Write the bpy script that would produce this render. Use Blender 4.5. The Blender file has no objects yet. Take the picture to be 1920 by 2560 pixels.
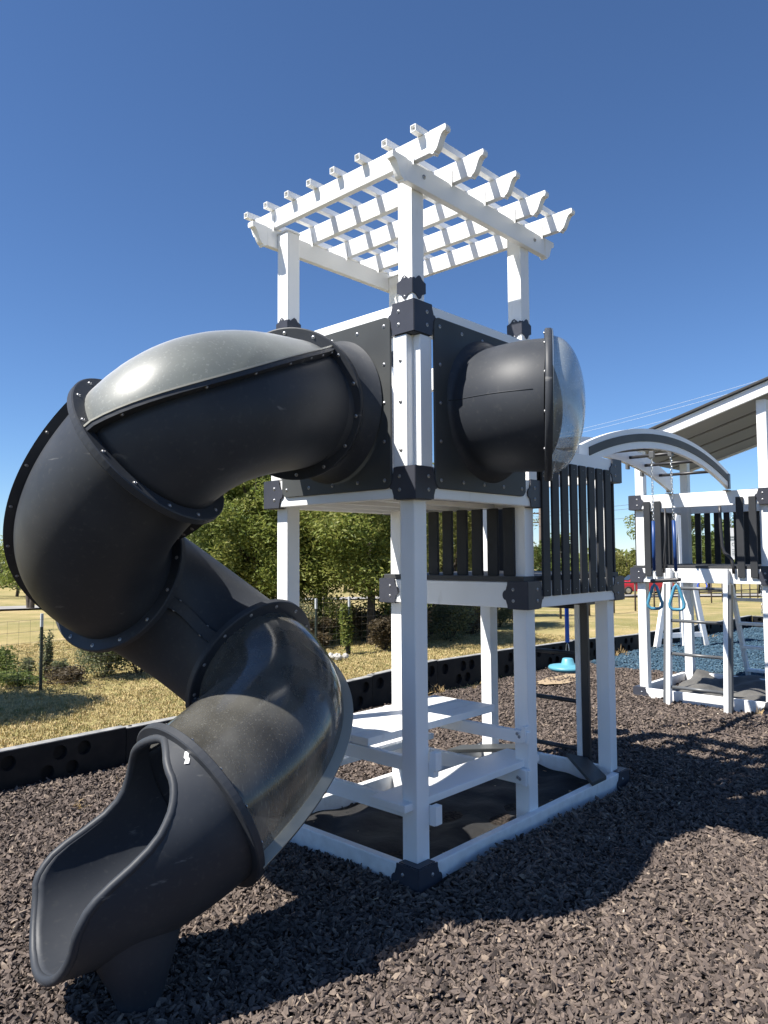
import bpy, bmesh, math, random
import numpy as np
from mathutils import Vector, Matrix
random.seed(7); RNG = np.random.default_rng(7)
SC = bpy.context.scene
COL = SC.collection
R = math.radians

# ------------------------------------------------------------------ camera
CAM_P = Vector((-3.16693, -2.71704, 1.86417))
FW = Vector((0.72964778, 0.68152349, 0.05603436))
RT = Vector((0.68284903, -0.73053037, -0.00652576))
UP = Vector((-0.03648734, -0.04302452, 0.99840751))
cd = bpy.data.cameras.new('camera'); cam = bpy.data.objects.new('camera', cd); COL.objects.link(cam)
cd.sensor_fit = 'VERTICAL'; cd.sensor_height = 24.0; cd.lens = 24.0 * 1857.2064 / 2560.0
cd.clip_start = 0.05; cd.clip_end = 2000
cam.matrix_world = Matrix(((RT.x, UP.x, -FW.x, CAM_P.x), (RT.y, UP.y, -FW.y, CAM_P.y), (RT.z, UP.z, -FW.z, CAM_P.z), (0, 0, 0, 1)))
SC.camera = cam

# ------------------------------------------------------------------ light
SUN_D = Vector((0.69, -0.305, -1.0)).normalized()          # direction the light travels
EL = math.asin(-SUN_D.z); AZ = math.atan2(-SUN_D.x, -SUN_D.y)
world = bpy.data.worlds.new('World'); SC.world = world; world.use_nodes = True
wn = world.node_tree; wn.nodes.clear()
sky = wn.nodes.new('ShaderNodeTexSky'); sky.sky_type = 'NISHITA'; sky.sun_disc = False
sky.sun_elevation = EL; sky.sun_rotation = AZ; sky.altitude = 200; sky.air_density = 0.85; sky.dust_density = 0.0; sky.ozone_density = 10.0
bg = wn.nodes.new('ShaderNodeBackground'); bg.inputs['Strength'].default_value = 0.076
wo = wn.nodes.new('ShaderNodeOutputWorld')
wn.links.new(sky.outputs[0], bg.inputs[0]); wn.links.new(bg.outputs[0], wo.inputs[0])
sd = bpy.data.lights.new('sun', 'SUN'); sd.energy = 5.0; sd.angle = R(0.53); sd.color = (1.0, 0.955, 0.88)
sun = bpy.data.objects.new('sun', sd); COL.objects.link(sun)
sun.rotation_euler = SUN_D.to_track_quat('-Z', 'Y').to_euler(); sun.location = (-20, 10, 30)
SC.view_settings.view_transform = 'Standard'; SC.view_settings.look = 'None'
SC.view_settings.exposure = 0.95; SC.view_settings.gamma = 1.0; SC.view_settings.use_curve_mapping = False
SC.render.engine = 'CYCLES'; SC.cycles.max_bounces = 8; SC.cycles.transparent_max_bounces = 12
SC.cycles.use_denoising = True

# ------------------------------------------------------------------ materials
def mat(name, col, rough=0.5, spec=0.5, metal=0.0):
    m = bpy.data.materials.new(name); m.use_nodes = True
    b = m.node_tree.nodes['Principled BSDF']
    b.inputs['Base Color'].default_value = (*col, 1); b.inputs['Roughness'].default_value = rough
    b.inputs['Specular IOR Level'].default_value = spec; b.inputs['Metallic'].default_value = metal
    return m
def nd(m, t, **kw):
    n = m.node_tree.nodes.new(t)
    for k, v in kw.items():
        if k in n.inputs: n.inputs[k].default_value = v
        else: setattr(n, k, v)
    return n
def lk(m, a, b): m.node_tree.links.new(a, b)
def bsdf(m): return m.node_tree.nodes['Principled BSDF']
def noise_mix(m, c1, c2, scale, lo=0.35, hi=0.65, detail=6, coord='Object', stretch=None, dist=0.0):
    """blend two colours by noise into the base colour; returns the ramp factor"""
    tc = nd(m, 'ShaderNodeTexCoord'); src = tc.outputs[coord]
    if stretch:
        mp = nd(m, 'ShaderNodeMapping'); mp.inputs['Scale'].default_value = stretch
        lk(m, src, mp.inputs[0]); src = mp.outputs[0]
    n = nd(m, 'ShaderNodeTexNoise', Scale=scale, Detail=detail, Distortion=dist); lk(m, src, n.inputs['Vector'])
    mr = nd(m, 'ShaderNodeMapRange'); mr.inputs[1].default_value = lo; mr.inputs[2].default_value = hi
    lk(m, n.outputs[0], mr.inputs[0])
    mx = nd(m, 'ShaderNodeMix', data_type='RGBA')
    mx.inputs[6].default_value = (*c1, 1); mx.inputs[7].default_value = (*c2, 1)
    lk(m, mr.outputs[0], mx.inputs[0]); lk(m, mx.outputs[2], bsdf(m).inputs['Base Color'])
    return mx
def overlay(m, prev, col, scale, lo, hi, amt=1.0, detail=8, stretch=None):
    tc = nd(m, 'ShaderNodeTexCoord'); src = tc.outputs['Object']
    if stretch:
        mp = nd(m, 'ShaderNodeMapping'); mp.inputs['Scale'].default_value = stretch; lk(m, src, mp.inputs[0]); src = mp.outputs[0]
    n = nd(m, 'ShaderNodeTexNoise', Scale=scale, Detail=detail); lk(m, src, n.inputs['Vector'])
    mr = nd(m, 'ShaderNodeMapRange'); mr.inputs[1].default_value = lo; mr.inputs[2].default_value = hi; mr.inputs[4].default_value = amt; lk(m, n.outputs[0], mr.inputs[0])
    x = nd(m, 'ShaderNodeMix', data_type='RGBA'); lk(m, mr.outputs[0], x.inputs[0]); lk(m, prev.outputs[2], x.inputs[6]); x.inputs[7].default_value = (*col, 1)
    lk(m, x.outputs[2], bsdf(m).inputs['Base Color']); return x
def add_bump(m, scale, strength, dist=0.01, detail=4, coord='Object'):
    tc = nd(m, 'ShaderNodeTexCoord'); n = nd(m, 'ShaderNodeTexNoise', Scale=scale, Detail=detail); lk(m, tc.outputs[coord], n.inputs['Vector'])
    b = nd(m, 'ShaderNodeBump', Strength=strength, Distance=dist); lk(m, n.outputs[0], b.inputs['Height']); lk(m, b.outputs[0], bsdf(m).inputs['Normal'])

M = {}
M['vinyl'] = mat('white_vinyl', (.80, .80, .79), .38); mx = noise_mix(M['vinyl'], (.875, .88, .875), (.80, .80, .785), 2.2, .42, .8)
mx = overlay(M['vinyl'], mx, (.55, .53, .49), 11, .66, .80, .45, 10, (1, 1, .35))
def dust_foot(m, prev, col):
    g = nd(m, 'ShaderNodeNewGeometry'); sx = nd(m, 'ShaderNodeSeparateXYZ'); lk(m, g.outputs['Position'], sx.inputs[0])
    n = nd(m, 'ShaderNodeTexNoise', Scale=14, Detail=8); lk(m, g.outputs['Position'], n.inputs['Vector'])
    h = nd(m, 'ShaderNodeMath', operation='MULTIPLY_ADD'); lk(m, n.outputs[0], h.inputs[0]); h.inputs[1].default_value = .35; lk(m, sx.outputs[2], h.inputs[2])
    mr = nd(m, 'ShaderNodeMapRange'); mr.inputs[1].default_value = .17; mr.inputs[2].default_value = .32; mr.inputs[3].default_value = .28; mr.inputs[4].default_value = 0; lk(m, h.outputs[0], mr.inputs[0])
    x = nd(m, 'ShaderNodeMix', data_type='RGBA'); lk(m, mr.outputs[0], x.inputs[0]); lk(m, prev.outputs[2], x.inputs[6]); x.inputs[7].default_value = (*col, 1); lk(m, x.outputs[2], bsdf(m).inputs['Base Color'])
dust_foot(M['vinyl'], mx, (.36, .30, .25))
M['poly'] = mat('charcoal_poly', (.05, .052, .056), .55, .18); noise_mix(M['poly'], (.042, .044, .048), (.03, .032, .036), 3.0)
add_bump(M['poly'], 260, .08, .002)
M['panel'] = mat('charcoal_panel', (.07, .074, .074), .5, .25); noise_mix(M['panel'], (.066, .070, .070), (.048, .051, .052), 2.5); add_bump(M['panel'], 300, .08, .002)
M['bracket'] = mat('slate_bracket', (.062, .066, .080), .42, .25); noise_mix(M['bracket'], (.054, .057, .072), (.042, .045, .058), 4)
M['plastic'] = mat('black_slide_plastic', (.04, .042, .045), .5, .28)
mx = noise_mix(M['plastic'], (.031, .035, .043), (.055, .059, .066), 2.6, .45, .85, 9)
mx = overlay(M['plastic'], mx, (.075, .076, .075), 38, .58, .78, .5, 6)
# thin pale scuffs
def scuffs(m, prev, col, scale, thr, stretch):
    tc = nd(m, 'ShaderNodeTexCoord'); mp = nd(m, 'ShaderNodeMapping'); mp.inputs['Scale'].default_value = stretch; mp.inputs['Rotation'].default_value = (.5, .3, .7)
    lk(m, tc.outputs['Object'], mp.inputs[0])
    n = nd(m, 'ShaderNodeTexNoise', Scale=scale, Detail=10); lk(m, mp.outputs[0], n.inputs['Vector'])
    mr = nd(m, 'ShaderNodeMapRange'); mr.inputs[1].default_value = thr; mr.inputs[2].default_value = thr + .05; lk(m, n.outputs[0], mr.inputs[0])
    x = nd(m, 'ShaderNodeMix', data_type='RGBA'); lk(m, mr.outputs[0], x.inputs[0]); lk(m, prev.outputs[2], x.inputs[6]); x.inputs[7].default_value = (*col, 1)
    lk(m, x.outputs[2], bsdf(m).inputs['Base Color']); return x
scuffs(M['plastic'], mx, (.13, .13, .13), 4, .70, (1.5, .8, 5)); add_bump(M['plastic'], 180, .06, .002)
M['deck'] = mat('charcoal_deck', (.045, .046, .048), .6)
M['steel'] = mat('zinc_steel', (.62, .62, .62), .3, .5, 1.0)
M['bolt'] = mat('bolt_steel', (.40, .40, .41), .42, .5, .9)
M['blackmetal'] = mat('black_metal', (.03, .03, .033), .4)
M['greymetal'] = mat('grey_metal', (.10, .105, .11), .35)
M['border'] = mat('border_plastic', (.012, .013, .016), .6, .15); noise_mix(M['border'], (.010, .011, .014), (.020, .020, .021), 6)
M['dusty'] = mat('pale_border_top', (.32, .31, .29), .6); noise_mix(M['dusty'], (.36, .35, .33), (.2, .2, .19), 9)  # top strip set paler than the border sides, blotched by noise
M['fabric'] = mat('weed_fabric', (.045, .043, .04), .8)
noise_mix(M['fabric'], (.013, .013, .014), (.040, .038, .034), 3, .45, .75); add_bump(M['fabric'], 6, .55, .04, 8)
M['tarp'] = mat('grey_tarp', (.11, .108, .10), .7); noise_mix(M['tarp'], (.13, .125, .115), (.08, .078, .074), 4); add_bump(M['tarp'], 5, .6, .06)
M['blue'] = mat('light_blue_plastic', (.10, .31, .40), .4)
M['ringblue'] = mat('blue_ring_plastic', (.07, .25, .38), .3)
M['navy'] = mat('blue_sleeve', (.012, .05, .19), .4)
M['bright'] = mat('bright_blue', (.02, .10, .62), .35)
M['roof'] = mat('roof_grey', (.33, .32, .30), .6)
M['shingle'] = mat('roof_top_dark', (.03, .03, .032), .7)
M['red'] = mat('red_paint', (.42, .02, .03), .25, .6); M['glass'] = mat('car_glass', (.03, .04, .05), .08)
M['tyre'] = mat('tyre', (.02, .02, .02), .8); M['chrome'] = mat('chrome', (.6, .6, .6), .2, .5, 1)
M['sign'] = mat('white_sign', (.55, .55, .55), .5); M['ink'] = mat('sign_ink', (.12, .15, .14), .6)
M['wire'] = mat('fence_wire', (.16, .15, .14), .5, .5, .6)
M['tpost'] = mat('green_post_paint', (.012, .022, .018), .5); M['tposttip'] = mat('pale_post_tip', (.42, .44, .46), .5)
M['pipe'] = mat('rusty_pipe', (.07, .055, .045), .6, .5, .3)
M['wood'] = mat('pole_wood', (.13, .10, .08), .8); M['wirehi'] = mat('power_wire', (.10, .11, .13), .5); M['wirelit'] = mat('sunlit_wire', (.62, .65, .68), .4)  # pale wire: sun on the lines is put into their colour
M['bark'] = mat('bark', (.07, .055, .043), .9); noise_mix(M['bark'], (.09, .07, .055), (.04, .032, .026), 9); add_bump(M['bark'], 30, .6, .02)
M['rock'] = mat('pale_rock', (.50, .48, .45), .8); noise_mix(M['rock'], (.55, .53, .49), (.30, .28, .25), 14)
M['rust_leaf'] = mat('brown_leaf', (.16, .06, .03), .7)

M['pale_edge'] = mat('bleached_clear_edge', (.34, .33, .28), .4)
def smoked(name, tint, dirt, dirtcol, gloss_rough=.12, dscale=2.0, streak=(1, 1, 1)):
    """smoky see-through plastic: tinted see-through + dusty diffuse + fresnel gloss"""
    m = bpy.data.materials.new(name); m.use_nodes = True; nt = m.node_tree; nt.nodes.clear()
    out = nd(m, 'ShaderNodeOutputMaterial'); tr = nd(m, 'ShaderNodeBsdfTransparent'); tr.inputs[0].default_value = (*tint, 1)
    df = nd(m, 'ShaderNodeBsdfDiffuse'); df.inputs[0].default_value = (*dirtcol, 1)
    tl = nd(m, 'ShaderNodeBsdfTranslucent'); tl.inputs[0].default_value = (*[c * .9 for c in dirtcol], 1)
    dd = nd(m, 'ShaderNodeMixShader'); dd.inputs[0].default_value = .45; lk(m, df.outputs[0], dd.inputs[1]); lk(m, tl.outputs[0], dd.inputs[2])
    tc = nd(m, 'ShaderNodeTexCoord'); mp = nd(m, 'ShaderNodeMapping'); mp.inputs['Scale'].default_value = streak; lk(m, tc.outputs['Object'], mp.inputs[0])
    n = nd(m, 'ShaderNodeTexNoise', Scale=dscale, Detail=9); lk(m, mp.outputs[0], n.inputs['Vector'])
    mr = nd(m, 'ShaderNodeMapRange'); mr.inputs[1].default_value = .3; mr.inputs[2].default_value = .75; mr.inputs[3].default_value = dirt * .55; mr.inputs[4].default_value = min(1, dirt * 1.5)
    lk(m, n.outputs[0], mr.inputs[0])
    n2 = nd(m, 'ShaderNodeTexNoise', Scale=dscale * 30, Detail=3); lk(m, mp.outputs[0], n2.inputs['Vector'])
    m2 = nd(m, 'ShaderNodeMapRange'); m2.inputs[1].default_value = .58; m2.inputs[2].default_value = .70; m2.inputs[3].default_value = 0; m2.inputs[4].default_value = .30; lk(m, n2.outputs[0], m2.inputs[0])
    ad = nd(m, 'ShaderNodeMath', operation='ADD', use_clamp=True); lk(m, mr.outputs[0], ad.inputs[0]); lk(m, m2.outputs[0], ad.inputs[1])
    a = nd(m, 'ShaderNodeMixShader'); lk(m, ad.outputs[0], a.inputs[0]); lk(m, tr.outputs[0], a.inputs[1]); lk(m, dd.outputs[0], a.inputs[2])
    gl = nd(m, 'ShaderNodeBsdfGlossy'); gl.inputs['Roughness'].default_value = gloss_rough; gl.inputs[0].default_value = (.9, .9, .9, 1)
    fr = nd(m, 'ShaderNodeFresnel', IOR=1.5); gg = nd(m, 'ShaderNodeNewGeometry'); im = nd(m, 'ShaderNodeMath', operation='MULTIPLY_ADD')   # same film on both faces
    lk(m, gg.outputs['Backfacing'], im.inputs[0]); im.inputs[1].default_value = 1 / 1.5 - 1.5; im.inputs[2].default_value = 1.5; lk(m, im.outputs[0], fr.inputs['IOR'])
    b = nd(m, 'ShaderNodeMixShader'); lk(m, fr.outputs[0], b.inputs[0]); lk(m, a.outputs[0], b.inputs[1]); lk(m, gl.outputs[0], b.inputs[2])
    lk(m, b.outputs[0], out.inputs[0]); return m
M['smoke_upper'] = smoked('smoked_plastic_weathered', (.30, .31, .31), .82, (.32, .345, .325), .40, 2.2)
M['smoke_lower'] = smoked('smoked_plastic_clear', (.58, .59, .59), .50, (.26, .252, .225), .13, 3.2, (1.4, 1.4, .22))
M['smoke_dome'] = smoked('smoked_plastic_dome', (.90, .92, .92), .46, (.55, .60, .60), .2, 2.4)

# ------------------------------------------------------------------ builders
def tag(o, label=None, cat=None, group=None, kind=None):
    if label: o['label'] = label
    if cat: o['category'] = cat
    if group: o['group'] = group
    if kind: o['kind'] = kind
    return o
def empty(name, loc=(0, 0, 0), parent=None):
    o = bpy.data.objects.new(name, None); COL.objects.link(o); o.empty_display_size = .1
    o.location = loc
    if parent: o.parent = parent
    return o
def link(name, me, parent=None, loc=None):
    o = bpy.data.objects.new(name, me); COL.objects.link(o)
    if parent: o.parent = parent
    if loc is not None: o.location = loc
    return o
def bm_obj(name, bm, m, parent=None, smooth=False, loc=None, rec=True):
    if rec: bmesh.ops.recalc_face_normals(bm, faces=bm.faces[:])
    me = bpy.data.meshes.new(name); bm.to_mesh(me); bm.free()
    if isinstance(m, str): m = M[m]
    if m: me.materials.append(m)
    if smooth: me.polygons.foreach_set('use_smooth', [True] * len(me.polygons))
    return link(name, me, parent, loc)
def add_box(bm, lo, hi, bev=0.0, mtx=None):
    lo = Vector(lo); hi = Vector(hi); b2 = bmesh.new()
    bmesh.ops.create_cube(b2, size=1.0)
    s = hi - lo; c = (hi + lo) / 2
    for v in b2.verts: v.co = Vector((v.co.x * s.x, v.co.y * s.y, v.co.z * s.z)) + c
    if bev: bmesh.ops.bevel(b2, geom=b2.edges[:], offset=min(bev, min(s) * .3), segments=2, affect='EDGES', profile=.6)
    if mtx is not None: bmesh.ops.transform(b2, matrix=mtx, verts=b2.verts[:])
    merge(bm, b2)
def merge(bm, b2):
    me = bpy.data.meshes.new('tmp'); b2.to_mesh(me); b2.free(); bm.from_mesh(me); bpy.data.meshes.remove(me)
def box(name, lo, hi, m, parent=None, bev=.007):
    bm = bmesh.new(); add_box(bm, lo, hi, bev); return bm_obj(name, bm, m, parent)
def add_prism(bm, pts, d, bev=0.0):
    """closed polygon (3D points) extruded by vector d"""
    b2 = bmesh.new(); vs = [b2.verts.new(p) for p in pts]; f = b2.faces.new(vs)
    r = bmesh.ops.extrude_face_region(b2, geom=[f]); bmesh.ops.translate(b2, vec=Vector(d), verts=[v for v in r['geom'] if isinstance(v, bmesh.types.BMVert)])
    bmesh.ops.recalc_face_normals(b2, faces=b2.faces[:])
    if bev:
        es = [e for e in b2.edges if len(e.link_faces) == 2 and e.calc_face_angle(0) > .9]
        bmesh.ops.bevel(b2, geom=es, offset=bev, segments=1, affect='EDGES')
    merge(bm, b2)
def prism(name, pts, d, m, parent=None, bev=0.0):
    bm = bmesh.new(); add_prism(bm, pts, d, bev); return bm_obj(name, bm, m, parent)
def add_beam(bm, a, b, w, h, up=Vector((0, 0, 1)), bev=.006):
    """box section along a->b, width w (sideways) and height h"""
    a = Vector(a); b = Vector(b); t = (b - a); L = t.length; t.normalize()
    s = t.cross(up).normalized(); u = s.cross(t)
    mtx = Matrix(((s.x, t.x, u.x, a.x), (s.y, t.y, u.y, a.y), (s.z, t.z, u.z, a.z), (0, 0, 0, 1)))
    add_box(bm, (-w / 2, 0, -h / 2), (w / 2, L, h / 2), bev, mtx)
def beam(name, a, b, w, h, m, parent=None, up=Vector((0, 0, 1)), bev=.006):
    bm = bmesh.new(); add_beam(bm, a, b, w, h, up, bev); return bm_obj(name, bm, m, parent)
def add_tube(bm, pts, r, n=10, caps=True, closed=False):
    pts = [Vector(p) for p in pts]; rings = []; N = len(pts)
    rr = r if hasattr(r, '__len__') else [r] * N
    prev = None
    for i, p in enumerate(pts):
        if closed: t = pts[(i + 1) % N] - pts[i - 1]
        else: t = pts[min(i + 1, N - 1)] - pts[max(i - 1, 0)]
        t.normalize()
        if prev is None:
            a = t.cross(Vector((0, 0, 1)))
            if a.length < .05: a = t.cross(Vector((1, 0, 0)))
            a.normalize()
        else:
            a = prev - t * prev.dot(t); a.normalize()
        prev = a; b = t.cross(a)
        rings.append([bm.verts.new(p + rr[i] * (math.cos(2 * math.pi * k / n) * a + math.sin(2 * math.pi * k / n) * b)) for k in range(n)])
    M_ = N if closed else N - 1
    for i in range(M_):
        A = rings[i]; B = rings[(i + 1) % N]
        off = 0
        if closed and i == N - 1:
            off = min(range(n), key=lambda o: (A[0].co - B[o].co).length)
        for k in range(n):
            bm.faces.new((A[k], A[(k + 1) % n], B[(k + 1 + off) % n], B[(k + off) % n]))
    if caps and not closed:
        bm.faces.new(rings[0][::-1]); bm.faces.new(rings[-1])
def tube(name, pts, r, m, parent=None, n=10, closed=False):
    bm = bmesh.new(); add_tube(bm, pts, r, n, True, closed); return bm_obj(name, bm, m, parent, smooth=True)

# shared bolt mesh: washer + dome + dark socket, looking along +Z
def bolt_mesh():
    bm = bmesh.new(); n = 10
    prof = [(.0135, 0), (.0135, .002), (.0095, .003), (.0085, .006), (.005, .008), (.004, .0065), (0, .0065)]
    rings = []
    for r, z in prof[:-1]: rings.append([bm.verts.new((r * math.cos(2 * math.pi * k / n), r * math.sin(2 * math.pi * k / n), z)) for k in range(n)])
    for A, B in zip(rings, rings[1:]):
        for k in range(n): bm.faces.new((A[k], A[(k + 1) % n], B[(k + 1) % n], B[k]))
    bm.faces.new(rings[-1]).material_index = 1
    me = bpy.data.meshes.new('bolt'); bm.to_mesh(me); bm.free(); me.materials.append(M['bolt']); me.materials.append(M['blackmetal'])
    return me
BOLT = bolt_mesh()
def bolt(p, nrm, parent, s=1.0):
    o = link('bolt', BOLT, parent); q = Vector(nrm).to_track_quat('Z', 'Y')
    o.location = Vector(p); o.rotation_mode = 'QUATERNION'; o.rotation_quaternion = q; o.scale = (s * .86, s * .86, s * .86); return o

T_ = .0557; W_ = .11                      # rail thickness, post width
ZB_, ZL, ZU, ZT, HR = .13, 1.487, 2.18, 3.138, .1768
LX, L2X, WY, CX = 1.354, 2.575, 1.354, 1.149

def bracket(root, corner, dA, dB, z0, hr=HR, lips=True, bolts=True, L=.155, name='corner_bracket'):
    """L-shaped plastic corner: one plate runs along dA, the other along dB; scalloped free ends"""
    bm = bmesh.new(); c = Vector(corner); dA = Vector(dA); dB = Vector(dB); e = .007; g = .003
    b = .04
    def outline(d, out):
        pts = []
        o0 = c - out * 0 + Vector((0, 0, z0))
        prof = [(-e, -.004), (L, -.004), (L + .002, .02), (L + .010, .042)]
        for k in range(7):
            a = -math.pi / 2 + math.pi * k / 6
            prof.append((L + .014 + b * .66 * math.cos(a), hr / 2 + .034 * math.sin(a)))
        prof += [(L + .010, hr - .042), (L + .002, hr - .02), (L, hr + .004), (-e, hr + .004)]
        return [o0 + d * s + Vector((0, 0, h)) for s, h in prof]
    for d, o in ((dA, -dB), (dB, -dA)):
        add_prism(bm, [p + o * g for p in outline(d, o)], o * e)
        if lips:
            for z in (z0 - .008, z0 + hr + .003):
                p0 = c + Vector((0, 0, z)) + d * (0 if d is dA else .0515); q = c + Vector((0, 0, z)) + d * (L - .01) - o * .05
                lo = Vector((min(p0.x, q.x), min(p0.y, q.y), z)); hi = Vector((max(p0.x, q.x), max(p0.y, q.y), z + .005))
                add_box(bm, lo, hi)
    ob = bm_obj(name, bm, 'bracket', root)
    if bolts:
        for d, o in ((dA, -dB), (dB, -dA)):
            for h in (.05, hr - .05): bolt(c + d * .108 + o * (g + e) + Vector((0, 0, z0 + h)), o, ob)
    return ob
def rails(root, x0, x1, y0, y1, z, hr=HR, name='rail', sides='xXyY'):
    t = T_
    if 'y' in sides: box(name, (x0, y0, z), (x1, y0 + t, z + hr), 'vinyl', root)
    if 'Y' in sides: box(name, (x0, y1 - t, z), (x1, y1, z + hr), 'vinyl', root)
    if 'x' in sides: box(name, (x0 + .002, y0 + t + .001, z + .001), (x0 + t, y1 - t - .001, z + hr - .001), 'vinyl', root)
    if 'X' in sides: box(name, (x1 - t, y0 + t + .001, z + .001), (x1 - .002, y1 - t - .001, z + hr - .001), 'vinyl', root)
def rounded_rect(u0, u1, v0, v1, r, n=5):
    out = []
    for cx, cy, a0 in ((u1 - r, v0 + r, -90), (u1 - r, v1 - r, 0), (u0 + r, v1 - r, 90), (u0 + r, v0 + r, 180)):
        for k in range(n + 1):
            a = R(a0 + 90 * k / n); out.append((cx + r * math.cos(a), cy + r * math.sin(a)))
    return out

# =================================================================== TERRAIN
def gz(x, y):
    s = (x - CAM_P.x) * .7308 + (y - CAM_P.y) * .6826
    if s < 20: return 0.0
    if s < 95: return -.038 * (s - 20)
    return -.038 * 75 - .004 * (s - 95)
def at_sl(s, l):
    """point at distance s ahead of the camera and l to its right, on the ground"""
    x = CAM_P.x + s * .7308 + l * .6826; y = CAM_P.y + s * .6826 - l * .7308
    return Vector((x, y, gz(x, y)))
def pxl(px, s): return (px - 960) / 1857.2 * s
def at_px(px, s): return at_sl(s, pxl(px, s))

ground_m = mat('dry_grass_ground', (.2, .16, .07), .95, .2)
mxg = noise_mix(ground_m, (.43, .335, .16), (.25, .225, .085), .55, .36, .66, 8)
mxg = overlay(ground_m, mxg, (.235, .22, .085), .09, .47, .62, .75, 8, (.5, 1.6, 1))
mxg = overlay(ground_m, mxg, (.52, .39, .23), 1.3, .55, .75, .8)
mxg = overlay(ground_m, mxg, (.19, .155, .07), 14, .55, .75, .6, 5)
add_bump(ground_m, 25, .9, .06, 8)
bm = bmesh.new()
xs = [-400, -200, -100, -60, -40, -25, -16, -10, -6] + list(np.arange(-4, 30, 2.)) + [30, 36, 42, 50, 60, 75, 95, 120, 160, 220, 320, 450, 650]
ys = [-400, -200, -100, -60, -40, -25, -16, -10] + list(np.arange(-6, 30, 2.)) + [30, 36, 42, 50, 60, 75, 95, 120, 160, 220, 320, 450, 650]
V = [[bm.verts.new((x, y, gz(x, y) - .035)) for y in ys] for x in xs]
for i in range(len(xs) - 1):
    for j in range(len(ys) - 1): bm.faces.new((V[i][j], V[i + 1][j], V[i + 1][j + 1], V[i][j + 1]))
tag(bm_obj('ground', bm, ground_m, smooth=True), kind='structure')

# road
road_m = mat('pale_road', (.30, .28, .26), .9); noise_mix(road_m, (.33, .31, .285), (.25, .235, .215), .8)
bm = bmesh.new()
ctr = [(-18, -60, 4), (34, -17.6, 4.2), (46, -10, 5.0), (52, 0, 6), (53, 12, 6.5), (53, 24, 7), (50, 60, 7)]
cl = []
for a, b in zip(ctr, ctr[1:]):
    for k in range(8):
        t = k / 8; cl.append(tuple(a[i] + (b[i] - a[i]) * t for i in range(3)))
prevv = None
for i in range(len(cl) - 1):
    p = at_sl(*cl[i][:2]); q = at_sl(*cl[i + 1][:2]); d = (q - p); d.z = 0; d.normalize(); s = Vector((-d.y, d.x, 0)) * cl[i][2] / 2
    row = [p + s * k for k in (-1, -.5, 0, .5, 1)]
    row = [bm.verts.new((v.x, v.y, gz(v.x, v.y) + .05)) for v in row]
    if prevv:
        for k in range(4): bm.faces.new((prevv[k], prevv[k + 1], row[k + 1], row[k]))
    prevv = row
tag(bm_obj('road', bm, road_m), kind='structure')

# ------------------------------------------------------------------ mulch beds
def hnoise(x, y):
    return .018 * math.sin(1.9 * x + .7) * math.cos(2.3 * y - .4) + .012 * math.sin(4.7 * x + 3.1 * y)
def bed_h(x, y):
    """mulch height: gentle lumps, banked a little against the long side rail"""
    h = hnoise(x, y)
    if -.45 < y < 0 and 0.15 < x < 2.7: h += .055 * (1 - abs(y + .06) / .45) * min(1, (x - .15) / .5)
    return h
def in_view(x, y, mar=1.9):
    d = Vector((x, y, 0)) - CAM_P; z = d.dot(FW)
    if z < .8: return False
    u = d.dot(RT) / z * 1857.2; v = -d.dot(UP) / z * 1857.2
    return abs(u) < 960 * mar + 150 / z and v < 1280 * (mar + .15)
mulch_m = mat('rubber_mulch', (.07, .06, .053), .85, .25)
def chip_colour(m, cols):
    oi = nd(m, 'ShaderNodeObjectInfo'); cr = nd(m, 'ShaderNodeValToRGB'); lk(m, oi.outputs['Random'], cr.inputs[0])
    el = cr.color_ramp.elements; el[0].position = 0; el[0].color = (*cols[0], 1); el[1].position = 1; el[1].color = (*cols[-1], 1)
    for i, c in enumerate(cols[1:-1]):
        e = el.new((i + 1) / (len(cols) - 1)); e.color = (*c, 1)
    tc = nd(m, 'ShaderNodeTexCoord'); n = nd(m, 'ShaderNodeTexNoise', Scale=70, Detail=4); lk(m, tc.outputs['Object'], n.inputs['Vector'])
    x = nd(m, 'ShaderNodeMix', data_type='RGBA', blend_type='MULTIPLY'); x.inputs[0].default_value = .55; lk(m, cr.outputs[0], x.inputs[6]); lk(m, n.outputs[0], x.inputs[7])
    mu = nd(m, 'ShaderNodeMix', data_type='RGBA', blend_type='MULTIPLY'); mu.inputs[0].default_value = 1; mu.inputs[7].default_value = (1.35, 1.35, 1.35, 1); lk(m, x.outputs[2], mu.inputs[6])
    lk(m, mu.outputs[2], bsdf(m).inputs['Base Color'])
    b = nd(m, 'ShaderNodeBump', Strength=.5, Distance=.004); lk(m, n.outputs[0], b.inputs['Height']); lk(m, b.outputs[0], bsdf(m).inputs['Normal'])
chip_colour(mulch_m, [(.030, .024, .022), (.096, .075, .065), (.146, .114, .096), (.068, .055, .049), (.172, .135, .114), (.110, .087, .075), (.26, .205, .16)])
bedm = mat('mulch_bed_soil', (.035, .03, .027), .95, .2); noise_mix(bedm, (.060, .047, .039), (.014, .012, .010), 45, .35, .65, 5); add_bump(bedm, 60, 1.0, .03)
blue_m = mat('blue_rubber_mulch', (.05, .12, .2), .8, .3)
chip_colour(blue_m, [(.018, .04, .065), (.04, .085, .13), (.055, .11, .16), (.03, .065, .10), (.10, .165, .21)])
bbed = mat('blue_bed_base', (.03, .07, .11), .9); noise_mix(bbed, (.035, .075, .115), (.008, .018, .03), 40, .35, .65, 5); add_bump(bbed, 55, 1, .03)

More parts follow.
